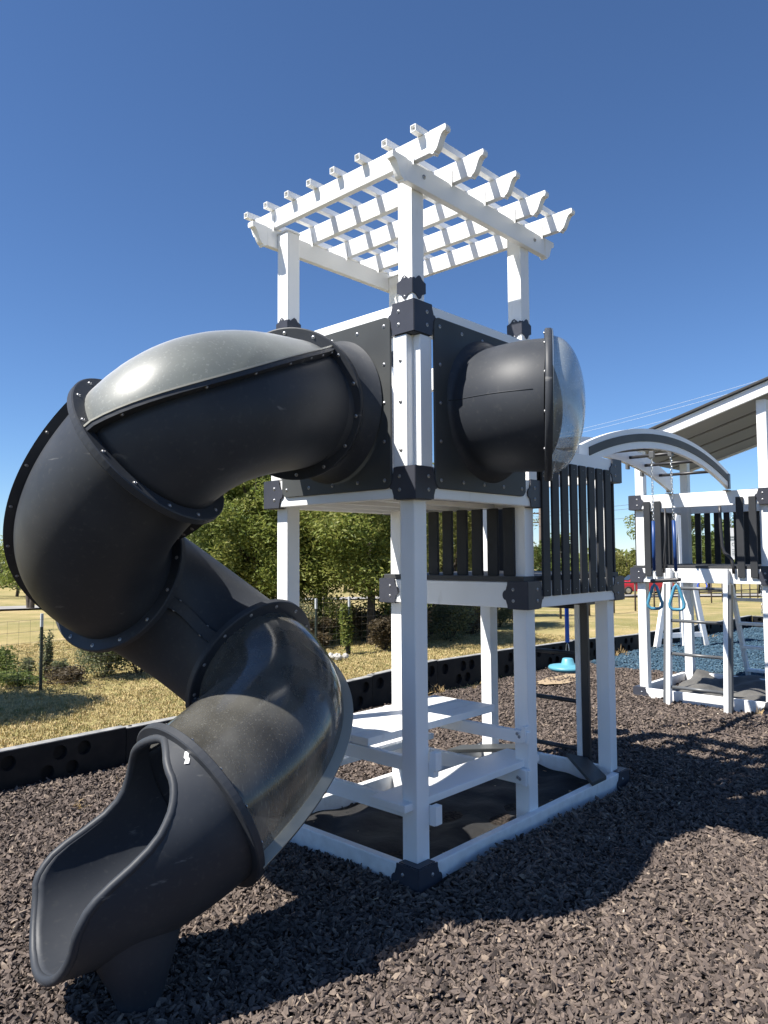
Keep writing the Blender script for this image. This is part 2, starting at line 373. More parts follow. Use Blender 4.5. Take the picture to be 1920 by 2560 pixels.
def blue_edge(y): return 8.5 + .18 * math.sin(2.1 * y) - .05 * y
BORDER_Y = 3.62
def bed(name, m, test, x0, x1, y0, y1, st):
    bm = bmesh.new(); cache = {}
    def v(i, j):
        if (i, j) not in cache:
            x = x0 + i * st; y = y0 + j * st; cache[i, j] = bm.verts.new((x, y, bed_h(x, y) if x < 9 else hnoise(x, y)))
        return cache[i, j]
    for i in range(int((x1 - x0) / st)):
        for j in range(int((y1 - y0) / st)):
            x = x0 + (i + .5) * st; y = y0 + (j + .5) * st
            if test(x, y): bm.faces.new((v(i, j), v(i + 1, j), v(i + 1, j + 1), v(i, j + 1)))
    return tag(bm_obj(name, bm, m, smooth=True), kind='structure')
bed('mulch_bed', bedm, lambda x, y: y < BORDER_Y and x < blue_edge(y) + .1, -9, 9, -12, 3.7, .15)
bed('blue_mulch_bed', bbed, lambda x, y: y < 3.5 and x > blue_edge(y) - .1, 8, 16.6, -10, 3.65, .15)

def chip_meshes(pref, m, n, L, Wd, H):
    col = bpy.data.collections.new(pref)
    for i in range(n):
        bm = bmesh.new(); l = random.uniform(*L); w = random.uniform(*Wd); h = random.uniform(*H)
        k = random.choice([4, 5, 5, 6])
        a = [(math.cos(2 * math.pi * j / k + random.uniform(-.3, .3)) * l / 2 * random.uniform(.75, 1.1), math.sin(2 * math.pi * j / k + random.uniform(-.3, .3)) * w / 2 * random.uniform(.7, 1.15)) for j in range(k)]
        bend = random.uniform(-.25, .25)
        lo = [bm.verts.new((x, y, -h / 2 + bend * abs(x))) for x, y in a]
        hi = [bm.verts.new((x * random.uniform(.78, .98), y * random.uniform(.7, .95), h / 2 * random.uniform(.6, 1.2) + bend * abs(x))) for x, y in a]
        bm.faces.new(lo[::-1]); bm.faces.new(hi)
        for j in range(k): bm.faces.new((lo[j], lo[(j + 1) % k], hi[(j + 1) % k], hi[j]))
        bmesh.ops.recalc_face_normals(bm, faces=bm.faces[:])
        me = bpy.data.meshes.new(pref); bm.to_mesh(me); bm.free(); me.materials.append(m)
        o = bpy.data.objects.new(pref, me); col.objects.link(o)
    return col
def scatter(name, base_faces, col, smin, smax, tilt, seed, zoff=0.0, kind='stuff'):
    """base_faces: list of (quad corners, density). One object whose geometry nodes strew the chips over it."""
    me = bpy.data.meshes.new(name); vs = []; fs = []; den = []
    for q, d in base_faces:
        i = len(vs); vs += q; fs.append((i, i + 1, i + 2, i + 3)); den.append(d)
    me.from_pydata(vs, [], fs); at = me.attributes.new('dens', 'FLOAT', 'FACE'); at.data.foreach_set('value', den)
    o = link(name, me)
    g = bpy.data.node_groups.new(name, 'GeometryNodeTree')
    g.interface.new_socket('Geometry', in_out='INPUT', socket_type='NodeSocketGeometry'); g.interface.new_socket('Geometry', in_out='OUTPUT', socket_type='NodeSocketGeometry')
    N = g.nodes.new; lnk = g.links.new
    gi = N('NodeGroupInput'); go = N('NodeGroupOutput')
    na = N('GeometryNodeInputNamedAttribute'); na.data_type = 'FLOAT'; na.inputs['Name'].default_value = 'dens'
    dp = N('GeometryNodeDistributePointsOnFaces'); dp.inputs['Seed'].default_value = seed; lnk(gi.outputs[0], dp.inputs['Mesh']); lnk(na.outputs['Attribute'], dp.inputs['Density'])
    ci = N('GeometryNodeCollectionInfo'); ci.inputs['Collection'].default_value = col; ci.inputs['Separate Children'].default_value = True; ci.inputs['Reset Children'].default_value = True
    rr = N('FunctionNodeRandomValue'); rr.data_type = 'FLOAT_VECTOR'; rr.inputs[0].default_value = (-tilt, -tilt, 0); rr.inputs[1].default_value = (tilt, tilt, 6.283); rr.inputs['Seed'].default_value = seed + 1
    rs = N('FunctionNodeRandomValue'); rs.data_type = 'FLOAT'; rs.inputs[2].default_value = smin; rs.inputs[3].default_value = smax; rs.inputs['Seed'].default_value = seed + 2
    rz = N('FunctionNodeRandomValue'); rz.data_type = 'FLOAT_VECTOR'; rz.inputs[0].default_value = (0, 0, zoff - .008); rz.inputs[1].default_value = (0, 0, zoff + .018); rz.inputs['Seed'].default_value = seed + 3
    sp = N('GeometryNodeSetPosition'); lnk(dp.outputs['Points'], sp.inputs['Geometry']); lnk(rz.outputs[0], sp.inputs['Offset'])
    ip = N('GeometryNodeInstanceOnPoints'); lnk(sp.outputs[0], ip.inputs['Points']); lnk(ci.outputs[0], ip.inputs['Instance']); ip.inputs['Pick Instance'].default_value = True
    lnk(rr.outputs[0], ip.inputs['Rotation']); lnk(rs.outputs[1], ip.inputs['Scale']); lnk(ip.outputs[0], go.inputs[0])
    md = o.modifiers.new('scatter', 'NODES'); md.node_group = g
    return tag(o, kind=kind)
def faces_in(x0, x1, y0, y1, st, test, dens, hf):
    out = []
    for i in range(int((x1 - x0) / st)):
        for j in range(int((y1 - y0) / st)):
            x = x0 + i * st; y = y0 + j * st; cx = x + st / 2; cy = y + st / 2
            if test(cx, cy) and in_view(cx, cy):
                d = dens(cx, cy)
                if d > 0: out.append(([(x, y, hf(x, y)), (x + st, y, hf(x + st, y)), (x + st, y + st, hf(x + st, y + st)), (x, y + st, hf(x, y + st))], d))
    return out
chips = chip_meshes('mulch_chip', mulch_m, 10, (.032, .075), (.013, .032), (.006, .013))
bchips = chip_meshes('blue_chip', blue_m, 6, (.04, .07), (.02, .035), (.008, .015))
def tower_free(x, y): return not (.0 < x < 2.575 and .0 < y < 1.354)
def cdist(x, y): return math.hypot(x - CAM_P.x, y - CAM_P.y)
scatter('rubber_mulch', faces_in(-9, 9, -8, 3.6, .15, lambda x, y: y < BORDER_Y - .06 and x < blue_edge(y) and tower_free(x, y) and not (6.15 < x < 7.8 and -.1 < y < 1.5),
        lambda x, y: 1500 if not in_view(x, y, 1.15) else 5400 if cdist(x, y) < 5.5 else (3600 if cdist(x, y) < 8 else 1900), bed_h), chips, .32, 1.25, .85, 11)
scatter('blue_mulch', faces_in(8, 16.5, -6, 3.6, .15, lambda x, y: y < 3.45 and x > blue_edge(y), lambda x, y: 700, hnoise), bchips, .9, 1.6, .5, 21)

# grass blades on the field beyond the border
grass_m = mat('dry_grass_blade', (.2, .17, .06), .8, .2)
oi = nd(grass_m, 'ShaderNodeObjectInfo'); cr = nd(grass_m, 'ShaderNodeValToRGB'); lk(grass_m, oi.outputs['Random'], cr.inputs[0])
cr.color_ramp.elements[0].color = (.20, .20, .075, 1); cr.color_ramp.elements[1].color = (.60, .47, .25, 1); e = cr.color_ramp.elements.new(.45); e.color = (.44, .35, .165, 1)
lk(grass_m, cr.outputs[0], bsdf(grass_m).inputs['Base Color'])
def tuft_meshes(name, m, n, blades, h0, h1, spread):
    col = bpy.data.collections.new(name)
    for i in range(n):
        bm = bmesh.new()
        for b in range(blades):
            a = random.uniform(0, 6.28); x, y = random.gauss(0, spread), random.gauss(0, spread); h = random.uniform(h0, h1); w = random.uniform(.003, .006); ln = random.uniform(.3, 1.1) * h
            dx, dy = math.cos(a), math.sin(a)
            p = [Vector((x - dy * w, y + dx * w, -.01)), Vector((x + dy * w, y - dx * w, -.01)), Vector((x + dx * ln * .4 + dy * w * .8, y + dy * ln * .4 - dx * w * .8, h * .6)), Vector((x + dx * ln * .4 - dy * w * .8, y + dy * ln * .4 + dx * w * .8, h * .6)), Vector((x + dx * ln, y + dy * ln, h))]
            v = [bm.verts.new(q) for q in p]; bm.faces.new(v[:4]); bm.faces.new((v[3], v[2], v[4]))
        me = bpy.data.meshes.new(name); bm.to_mesh(me); bm.free(); me.materials.append(m); col.objects.link(bpy.data.objects.new(name, me))
    return col
tufts = tuft_meshes('grass_tuft', grass_m, 8, 9, .010, .030, .03)
gf = lambda x, y: gz(x, y) - .03
scatter('dry_grass', faces_in(-3, 12, 3.75, 14, .3, lambda x, y: True, lambda x, y: (480 if y < 7 else 220) * (1 if in_view(x, y, 1.15) else .4), gf), tufts, .5, 1.1, .3, 31)

# =================================================================== PLAY TOWER
tower = empty('play_tower', (0, 0, 0))
tag(tower, 'white and charcoal two level play tower with pergola roof and picnic table, nearest the camera', 'play tower')
kx = 1.205
def post(root, x, y, z0, z1, name='post'): return box(name, (x, y, z0), (x + W_, y + W_, z1), 'vinyl', root, .008)
b_y = WY - T_ - W_
for (x, y, zt) in ((T_, T_, 4.10), (T_, b_y, 4.10), (kx, T_ - .008, 4.10), (kx, b_y, 4.10)): post(tower, x, y, -.1, zt)
for y in (T_, b_y): post(tower, L2X - T_ - W_, y, -.1, 2.60)
# base frame
rails(tower, 0, L2X, 0, WY, ZB_ - .25, .25, 'base_rail')
for c, a, b in (((0, 0), (1, 0, 0), (0, 1, 0)), ((0, WY), (1, 0, 0), (0, -1, 0)), ((L2X, 0), (-1, 0, 0), (0, 1, 0)), ((L2X, WY), (-1, 0, 0), (0, -1, 0))):
    bracket(tower, (*c, 0), a, b, ZB_ - HR)
bolt((1.36, -.002, .05), (0, -1, 0), tower, 1.2)
# upper deck
rails(tower, 0, LX, 0, WY, ZU, HR, 'deck_rail')
box('deck_floor', (T_ + .003, T_ + .003, 2.215), (LX - T_ - .003, WY - T_ - .003, 2.25), 'vinyl', tower, .003)
for y in (.36, .68, 1.0): box('joist', (T_ + .004, y, 2.182), (LX - T_ - .004, y + .04, 2.214), 'vinyl', tower, .003)
rails(tower, 0, LX, 0, WY, ZT, HR, 'top_rail')
for z in (ZU, ZT):
    for c, a, b in (((0, 0), (1, 0, 0), (0, 1, 0)), ((0, WY), (1, 0, 0), (0, -1, 0)), ((LX, 0), (-1, 0, 0), (0, 1, 0)), ((LX, WY), (-1, 0, 0), (0, -1, 0))):
        bracket(tower, (*c, 0), a, b, z)
# corner strips between the rails
for lo, hi in (((0.001, T_ + .002, ZU + HR + .004), (T_ - .001, T_ + .105, ZT - .009)), ((T_ + .002, .001, ZU + HR + .004), (T_ + .105, T_ - .001, ZT - .009)),
               ((0.001, WY - T_ - .105, ZU + HR + .004), (T_ - .001, WY - T_ - .002, ZT - .009)), ((LX - T_ - .105, .001, ZU + HR + .004), (LX - T_ - .002, T_ - .001, ZT - .009)),
               ((LX - T_ + .001, T_ + .002, ZU + HR + .004), (LX - .001, T_ + .105, ZT - .009)), ((T_ + .002, WY - T_ + .001, ZU + HR + .004), (T_ + .105, WY - .001, ZT - .009)),
               ((LX - T_ - .105, WY - T_ + .001, ZU + HR + .004), (LX - T_ - .002, WY - .001, ZT - .009))):
    s = box('corner_strip', lo, hi, 'vinyl', tower, .007)
    if lo[0] < .01 and lo[1] < .2:
        for z in (2.46, 2.74, 2.98): bolt((-.0005, .105, z), (-1, 0, 0), s)
# wall panels (left one carries the slide, right one the bubble window, one more at the back)
def wall_panel(axis, u0, u1, w, out, label=None):
    pts = rounded_rect(u0, u1, 2.240, 3.253, .05)
    P3 = [(Vector((w, u, v)) if axis == 'x' else Vector((u, w, v))) for u, v in pts]
    ob = prism('wall_panel', P3, Vector(out) * .016, 'panel', tower, .003)
    us = np.linspace(u0 + .05, u1 - .05, 5); vs = np.linspace(2.29, 3.20, 5)
    for u in us:
        for v in vs:
            if u in (us[0], us[-1]) or v in (vs[0], vs[-1]):
                p = Vector((w, u, v)) if axis == 'x' else Vector((u, w, v)); bolt(p + Vector(out) * .016, out, ob)
    return ob
wall_panel('x', .168, 1.158, -.001, (-1, 0, 0)); wall_panel('y', .166, 1.125, -.001, (0, -1, 0)); wall_panel('y', .166, 1.158, WY + .001, (0, 1, 0))
# ornamental post caps above the top rail
def post_plate(px, py):
    bm = bmesh.new(); e = .005
    pr = [(-.004, 3.385), (.03, 3.378), (.045, 3.362), (.058, 3.356), (.072, 3.365), (.082, 3.386), (.116, 3.40), (.116, 3.462), (.086, 3.474), (.072, 3.492), (.055, 3.498), (.040, 3.486), (.024, 3.470), (.010, 3.478), (-.004, 3.470)]
    add_prism(bm, [Vector((px - .001, py + u, z)) for u, z in pr], (-e, 0, 0)); add_prism(bm, [Vector((px + u, py - .001, z)) for u, z in pr], (0, -e, 0))
    ob = bm_obj('post_plate', bm, 'bracket', tower)
    for z in (3.372, 3.482): bolt((px - .006, py + .056, z), (-1, 0, 0), ob, .6)
post_plate(T_, T_); post_plate(T_, b_y); post_plate(kx, T_ - .008); post_plate(kx, b_y)

# pergola
perg = empty('pergola', (0, 0, 0), tower)
def corbel(top, bot, L, sgn):
    """profile in (along, z) for a scrolled end; along grows outwards"""
    h = top - bot
    p = [(0, top), (L, top), (L + .004, top - .018), (L - .002, top - .035)]
    for k in range(1, 12):
        t = k / 12; a = L - .002 - (L - .026) * t
        s = t ** 2.3 / (t ** 2.3 + (1 - t) ** 2.3)
        p.append((a, top - .035 - (h - .035 + .002) * s))
    p += [(.030, bot - .010), (.018, bot - .012), (.008, bot - .003), (0, bot)]
    return p
zb0, zb1, zr1 = 4.003, 4.134, 4.264
def pbeam(y0, y1):
    bm = bmesh.new(); x0, x1 = -.035, 1.475
    add_box(bm, (x0, y0, zb0), (x1, y1, zb1), .005); ob = bm_obj('pergola_beam', bm, 'vinyl', perg)
    for xe, sg in ((x0, -1), (x1, 1)):
        prism('scroll_end', [Vector((xe + sg * (a + .001), y0 - .002, z)) for a, z in corbel(zb1 + .001, zb0 - .001, .12, sg)], (0, y1 - y0 + .004, 0), 'vinyl', ob)
    for x in (.116, 1.335): bolt((x, y0 - .0005, 4.078), (0, -1, 0), ob, 1.3)
pbeam(.010, .0545); pbeam(WY - .0545, WY - .010)
rx = [.018, .378, .730, 1.080, 1.432]
for x in rx:
    ob = box('rafter', (x, -.115, zb1 + .003), (x + .042, 1.47, zr1), 'vinyl', perg, .005)
    for ye, sg in ((-.115, -1), (1.47, 1)):
        prism('scroll_end', [Vector((x - .002, ye + sg * (a + .001), z)) for a, z in corbel(zr1 + .001, zb1 + .002, .115, sg)], (.046, 0, 0), 'vinyl', ob)
    for y in (.012, WY - .055):
        box('beam_clip', (x - .006, y - .012, zb1 - .022), (x - .0035, y + .055, zb1 + .085), 'vinyl', ob, .0)
        bolt((x - .006, y + .035, zb1 + .06), (-1, 0, 0), ob, .35); bolt((x - .006, y + .005, zb1 + .03), (-1, 0, 0), ob, .35)
for i in range(8):                                   # hollow square slats
    y = -.066 + .2255 * i; a = .04; w = .004; x0, x1 = -.045, 1.56; bm = bmesh.new(); z0 = zr1 + .002
    o_ = [(y, z0), (y + a, z0), (y + a, z0 + a), (y, z0 + a)]; i_ = [(y + w, z0 + w), (y + a - w, z0 + w), (y + a - w, z0 + a - w), (y + w, z0 + a - w)]
    vs = [[[bm.verts.new((x, p[0], p[1])) for p in L] for L in (o_, i_)] for x in (x0, x1)]
    for k in range(4):
        n = (k + 1) % 4
        bm.faces.new((vs[0][0][k], vs[1][0][k], vs[1][0][n], vs[0][0][n])); bm.faces.new((vs[0][1][k], vs[0][1][n], vs[1][1][n], vs[1][1][k]))
        for q in (0, 1): bm.faces.new((vs[q][0][k], vs[q][0][n], vs[q][1][n], vs[q][1][k]))
    bm_obj('slat', bm, 'vinyl', perg)
for (x, y) in ((T_, T_), (T_, b_y), (kx, T_), (kx, b_y)): box('post_cap', (x - .004, y - (.004 if y < .5 else .004), 4.1005), (x + W_ + .004, min(y + W_ + .004, 1.298), 4.112), 'vinyl', perg, .002)

# lower deck bay
rails(tower, CX, L2X, 0, WY, ZL, HR, 'deck_rail')
for c, a, b in (((CX, 0), (1, 0, 0), (0, 1, 0)), ((CX, WY), (1, 0, 0), (0, -1, 0)), ((L2X, 0), (-1, 0, 0), (0, 1, 0)), ((L2X, WY), (-1, 0, 0), (0, -1, 0))): bracket(tower, (*c, 0), a, b, ZL)
fl = empty('deck_boards', (0, 0, 0), tower)
for i in range(10): box('deck_board', (CX + .004 + .1425 * i, .03, 1.6665), (CX + .1415 * (i + 1), WY - .03, 1.703), 'deck', fl, .004)
rails(tower, LX + .01, L2X, 0, WY, 2.432, HR, 'hand_rail', 'yXY')
for c, a, b in (((L2X, 0), (-1, 0, 0), (0, 1, 0)), ((L2X, WY), (-1, 0, 0), (0, -1, 0))): bracket(tower, (*c, 0), a, b, 2.432)
def picket(root, lo, hi, m='poly'):
    return box('picket', lo, hi, m, root, .006)
for i in range(8):
    x = 1.325 + .1345 * i
    p = picket(tower, (x, -.021, 1.562), (x + .096, -.003, 2.514))
    for z in (1.60, 2.476): bolt((x + .048, -.0213, z), (0, -1, 0), p, .35)
for i in range(8):
    y = .125 + .1345 * i; picket(tower, (CX + .03, y, 1.704), (CX + .056, y + .088, 2.178))
for y in (.09, 1.02):
    for k in range(2): picket(tower, (L2X + .004, y + .13 * k - (.02 if y < .5 else 0), 1.562), (L2X + .030, y + .13 * k + .085 - (.02 if y < .5 else 0), 2.514))
picket(tower, (LX + .004, .02, 2.27), (LX + .03, .11, 2.72))
# ladder on the far side
lad = empty('ladder', (0, 0, 0), tower)
for y0, d in ((.40, -.068), (.90, .052)):
    box('ladder_rail', (L2X + .012, y0, -.05), (L2X + .10, y0 + .05, 1.60), 'vinyl', lad, .006)
    box('rail_cover', (L2X + .014, min(y0 + d, y0 + d + .066), -.05), (L2X + .050, max(y0 + d, y0 + d + .066), 1.60), 'blackmetal', lad, .004)
for z in (.2, .6, 1.0, 1.4): tube('rung', [(L2X + .055, .44, z), (L2X + .055, .92, z)], .019, 'blackmetal', lad)
box('ladder_step', (L2X + .004, .33, 1.42), (L2X + .16, .96, 1.462), 'blackmetal', lad, .004)
# corner seats on the base frame
for pts in ([(1.965, -.012), (2.19, -.012), (2.565, .34), (2.565, .54)], [(1.98, WY + .012), (2.565, .80), (2.565, 1.02), (2.20, WY + .012)]):
    prism('corner_seat', [Vector((x, y, ZB_ + .004)) for x, y in pts], (0, 0, .032), 'panel', tower, .004)
# table and benches hung between the posts
tab = empty('picnic_table', (0, 0, 0), tower)
for i in range(4): box('table_board', (.175, .553 + .148 * i, .672), (1.545, .553 + .148 * i + .1455, .722), 'vinyl', tab, .006)
for x in (.1665, 1.155):
    box('support_beam', (x, .02, .585), (x + .045, 1.34, .668), 'vinyl', tab, .006)
    box('support_beam', (x, .02, .315), (x + .045, 1.34, .415), 'vinyl', tab, .006)
    for z in (.35, .628): bolt((x - .0005, .09, z), (-1, 0, 0), tab, 1.0)
for y in (.085, 1.03): box('bench_seat', (-.015 if y < .5 else .175, y, .418), (1.40, y + .27, .462), 'vinyl', tab, .006)
for x, z0, z1 in ((1.150, .598, .700), (1.150, .308, .414)):
    bm = bmesh.new(); add_box(bm, (x - .004, .036, z0), (x + .054, .066, z1), .004); bm_obj('end_cap', bm, 'vinyl', tab)
    bolt((x - .0045, .10, (z0 + z1) / 2), (-1, 0, 0), tab, 1.0)
for z0, z1 in ((.322, .43), (.625, .73)): box('end_cap', (.162, .004, z0), (.218, .048, z1), 'vinyl', tab, .005)

# bubble window on the right wall
def lathe(bm, c, d, prof, n=48, a0=0, a1=2 * math.pi):
    """prof: (distance along d, radius)"""
    c = Vector(c); d = Vector(d).normalized(); a = d.cross(Vector((0, 0, 1)) if abs(d.z) < .99 else Vector((1, 0, 0))).normalized(); b = a.cross(d)
    full = abs(a1 - a0 - 2 * math.pi) < 1e-6; K = n if full else n + 1; rows = []
    for s, r in prof:
        rows.append([bm.verts.new(c + d * s + (a * math.cos(a0 + (a1 - a0) * k / n) + b * math.sin(a0 + (a1 - a0) * k / n)) * r) for k in range(K)])
    for A, B in zip(rows, rows[1:]):
        for k in range(n): bm.faces.new((A[k], A[(k + 1) % K], B[(k + 1) % K], B[k]))
win = empty('bubble_window', (0, 0, 0), tower)
def nrm(q): return np.array([math.cos(q[4]) * math.cos(q[3]), math.cos(q[4]) * math.sin(q[3]), math.sin(q[4])])
def seg(p0, t0, p1, t1, n):
    ch = np.linalg.norm(p1 - p0); ang = math.acos(max(-1, min(1, float(t0 @ t1)))); m = ch / math.cos(ang / 4) ** 2
    s = np.linspace(0, 1, n)[:, None]
    return (2 * s ** 3 - 3 * s ** 2 + 1) * p0 + (s ** 3 - 2 * s ** 2 + s) * m * t0 + (-2 * s ** 3 + 3 * s ** 2) * p1 + (s ** 3 - s ** 2) * m * t1
def frame(cl):
    T = np.gradient(cl, axis=0); T /= np.linalg.norm(T, axis=1)[:, None]
    O = np.stack([-T[:, 1], T[:, 0], 0 * T[:, 0]], 1); O /= np.linalg.norm(O, axis=1)[:, None]
    U = np.cross(T, O); U *= np.sign(U[:, 2:3]); return T, O, U
RS, RF = .3839, .4494
def collar_bm(p0, t0, p1, t1):
    cl = seg(p0, t0, p1, t1, 16); T, O, U = frame(cl); bm = bmesh.new(); rows = []
    for i in range(16):
        g = i / 15; rr_ = RS + .004 + .062 * max(0, 1 - g / .28) ** 2.2
        rows.append([bm.verts.new(Vector(cl[i] + rr_ * (math.cos(a) * O[i] + math.sin(a) * U[i]))) for a in np.linspace(0, 2 * math.pi, 65)[:-1]])
    for A, B in zip(rows, rows[1:]):
        for k in range(64): bm.faces.new((A[k], A[(k + 1) % 64], B[(k + 1) % 64], B[k]))
    return bm, cl, O, U
WQ = np.array([.660, -.472, 2.728, R(-58.5), R(-1.0)]); WC = Vector(WQ[:3]); WD = Vector(nrm(WQ))
bm, bcl, bO, bU = collar_bm(np.array([.690, -.017, 2.752]), np.array([0., -1, 0]), WQ[:3], nrm(WQ)); bm_obj('tunnel', bm, 'plastic', win, True)
bm = bmesh.new(); lathe(bm, WC, WD, [(-.024, RS - .02), (-.024, RF - .012), (-.018, RF - .004), (.012, RF - .004), (.016, RF - .010), (.016, RS - .02)], 80); fr = bm_obj('flange', bm, 'plastic', win, True)
wa = WD.cross(Vector((0, 0, 1))).normalized(); wb = wa.cross(WD)
for k in range(12):
    a = 2 * math.pi * (k + .5) / 12; bolt(WC - WD * .024 + (wa * math.cos(a) + wb * math.sin(a)) * .417, -WD, fr, .9)
bm = bmesh.new(); prof = [(.017, .442), (.023, .440), (.025, .402)]
for k in range(1, 15):
    a = math.pi / 2 * k / 14; prof.append((.025 + .185 * math.sin(a), max(.398 * math.cos(a), .001)))
lathe(bm, WC, WD, prof, 80); bm_obj('dome', bm, 'smoke_dome', win, True)
ml = [Vector(bcl[i] - bO[i] * (RS + .004 + .062 * max(0, 1 - (i / 15) / .28) ** 2.2) * .9987 + bU[i] * .02) for i in range(2, 15)]
tube('mould_line', ml, .0028, 'plastic', win, 6)
# fabric inside the base frame
bm = bmesh.new(); n1, n2 = 60, 32
V = [[bm.verts.new((.06 + (L2X - .12) * i / n1, .06 + (WY - .12) * j / n2, .02 + .010 * math.sin(i * .55 + j * .3) + .012 * math.sin(j * .7 - i * .21) + .012 * math.sin(i * .23) * math.cos(j * .37))) for j in range(n2 + 1)] for i in range(n1 + 1)]
for i in range(n1):
    for j in range(n2): bm.faces.new((V[i][j], V[i + 1][j], V[i + 1][j + 1], V[i][j + 1]))
tag(bm_obj('ground_cloth', bm, 'fabric', smooth=True), 'wrinkled black weed cloth lying under the picnic table inside the white base frame', 'ground cloth')

# =================================================================== TUBE SLIDE
SL = np.array([[-0.3325, 0.6759, 2.7541, 3.5658, -0.1957], [-1.3228, 0.546, 2.3706, 1.957, -0.6625], [-1.1087, 1.2762, 1.7566, 0.3159, -0.3927],
               [-0.4706, 0.8739, 1.1946, -1.4523, -0.4481], [-1.2215, 0.2803, 0.7209, -3.1633, -0.4385]])
slide = empty('tube_slide', (-1.2, .3, 0))
tag(slide, 'black spiral tube slide with smoked see-through upper halves winding down to the mulch', 'slide')
def at_slide(o): o.parent = slide; o.matrix_parent_inverse = Matrix.Translation((1.2, -.3, 0)); return o
def half_shell(name, cl, F, a0, a1, ph0, m, th=.012, n=26):
    T, O, U = F; bm = bmesh.new(); rows = []
    for i in range(len(cl)):
        p = ph0[i]; row = []
        for k in range(n + 1):
            a = p + a0 + (a1 - a0) * k / n; row.append(bm.verts.new(Vector(cl[i] + RS * (math.cos(a) * O[i] + math.sin(a) * U[i]))))
        rows.append(row)
    for A, B in zip(rows, rows[1:]):
        for k in range(n): bm.faces.new((A[k], A[k + 1], B[k + 1], B[k]))
    o = bm_obj(name, bm, m, None, True); at_slide(o)
    if th:
        md = o.modifiers.new('thick', 'SOLIDIFY'); md.thickness = th; md.offset = -1 if True else 1
    return o
def seam_strip(cl, F, ph, sgn, m, r0=RS - .004, r1=RS + .046, th=.022, nb=6, pale=False):
    T, O, U = F; bm = bmesh.new(); rows = []
    for i in range(len(cl)):
        a = ph[i] + (0 if sgn > 0 else math.pi); rad = math.cos(a) * O[i] + math.sin(a) * U[i]; tan = -math.sin(a) * O[i] + math.cos(a) * U[i]
        rows.append([bm.verts.new(Vector(cl[i] + rad * r + tan * s)) for r, s in ((r0, -th / 2), (r1, -th / 2), (r1, th / 2), (r0, th / 2))])
    for A, B in zip(rows, rows[1:]):
        for k in range(4): bm.faces.new((A[k], A[(k + 1) % 4], B[(k + 1) % 4], B[k]))
    bm.faces.new(rows[0][::-1]); bm.faces.new(rows[-1])
    o = at_slide(bm_obj('seam_flange', bm, m, None, False))
    if pale:
        bm = bmesh.new(); rows = []
        for i in range(len(cl)):
            a = ph[i] + (0 if sgn > 0 else math.pi); rad = math.cos(a) * O[i] + math.sin(a) * U[i]; tan = -math.sin(a) * O[i] + math.cos(a) * U[i]; w = sgn * th / 2
            rows.append([bm.verts.new(Vector(cl[i] + rad * r + tan * s)) for r, s in ((r0, w + sgn * .001), (r1 + .004, w + sgn * .001), (r1 + .004, w + sgn * .010), (r0, w + sgn * .010))])
        for A, B in zip(rows, rows[1:]):
            for k in range(4): bm.faces.new((A[k], A[(k + 1) % 4], B[(k + 1) % 4], B[k]))
        bm.faces.new(rows[0][::-1]); bm.faces.new(rows[-1]); at_slide(bm_obj('clear_edge', bm, 'pale_edge', None, False))
    for j in range(nb):
        i = int((j + .5) / nb * (len(cl) - 1)); a = ph[i] + (0 if sgn > 0 else math.pi)
        rad = math.cos(a) * O[i] + math.sin(a) * U[i]; tan = -math.sin(a) * O[i] + math.cos(a) * U[i]
        for w in (-1, 1):
            b = bolt(cl[i] + rad * (RS + .026) + tan * w * th / 2, tan * w, o, .85)
    return o
def ring_flange(q, m='plastic', RF=RF, sides=(-1, 1)):
    c = q[:3]; d = nrm(q); bm = bmesh.new()
    lathe(bm, c, d, [(-.020, RS - .01), (-.020, RF - .006), (-.015, RF), (.015, RF), (.020, RF - .006), (.020, RS - .01)], 80)
    o = at_slide(bm_obj('ring_flange', bm, m, None, False)); dv = Vector(d); a = dv.cross(Vector((0, 0, 1))).normalized(); b = a.cross(dv)
    for k in range(14):
        t = 2 * math.pi * (k + .5) / 14; p = Vector(c) + (a * math.cos(t) + b * math.sin(t)) * (RS + .034)
        for w in sides: bolt(p + dv * .020 * w, dv * w, o, .95)
    return o
for i, q in enumerate(SL): ring_flange(q, RF=(RS + .046 if i == 4 else RF), sides=((-1,) if i == 4 else (-1, 1)))
# collar out of the wall panel
bm, _c, _o, _u = collar_bm(np.array([-.017, .676, 2.752]), np.array([-1., 0, 0]), SL[0, :3], nrm(SL[0])); at_slide(bm_obj('wall_collar', bm, 'plastic', None, True))
PH = [(46, 6), (66, -42), (22, -34), (18, -34)]
for i in range(4):
    cl = seg(SL[i, :3], nrm(SL[i]), SL[i + 1, :3], nrm(SL[i + 1]), 40); F = frame(cl); ph = np.radians(np.linspace(PH[i][0], PH[i][1], 40))
    up = {0: 'smoke_upper', 3: 'smoke_lower'}.get(i, 'plastic')
    half_shell('upper_half' if i in (1, 2) else 'smoked_half', cl, F, 0, math.pi, ph, up, .012 if i in (1, 2) else 0)
    half_shell('lower_half', cl, F, math.pi, 2 * math.pi, ph, 'plastic')
    for s in (1, -1): seam_strip(cl, F, ph, s, 'plastic', nb=2 if (i == 2 and s < 0) else 7, r1=RS + (.022 if (i == 2 and s < 0) else .046), th=.062 if (i == 2 and s < 0) else .022, pale=i in (0, 3) and s > 0)
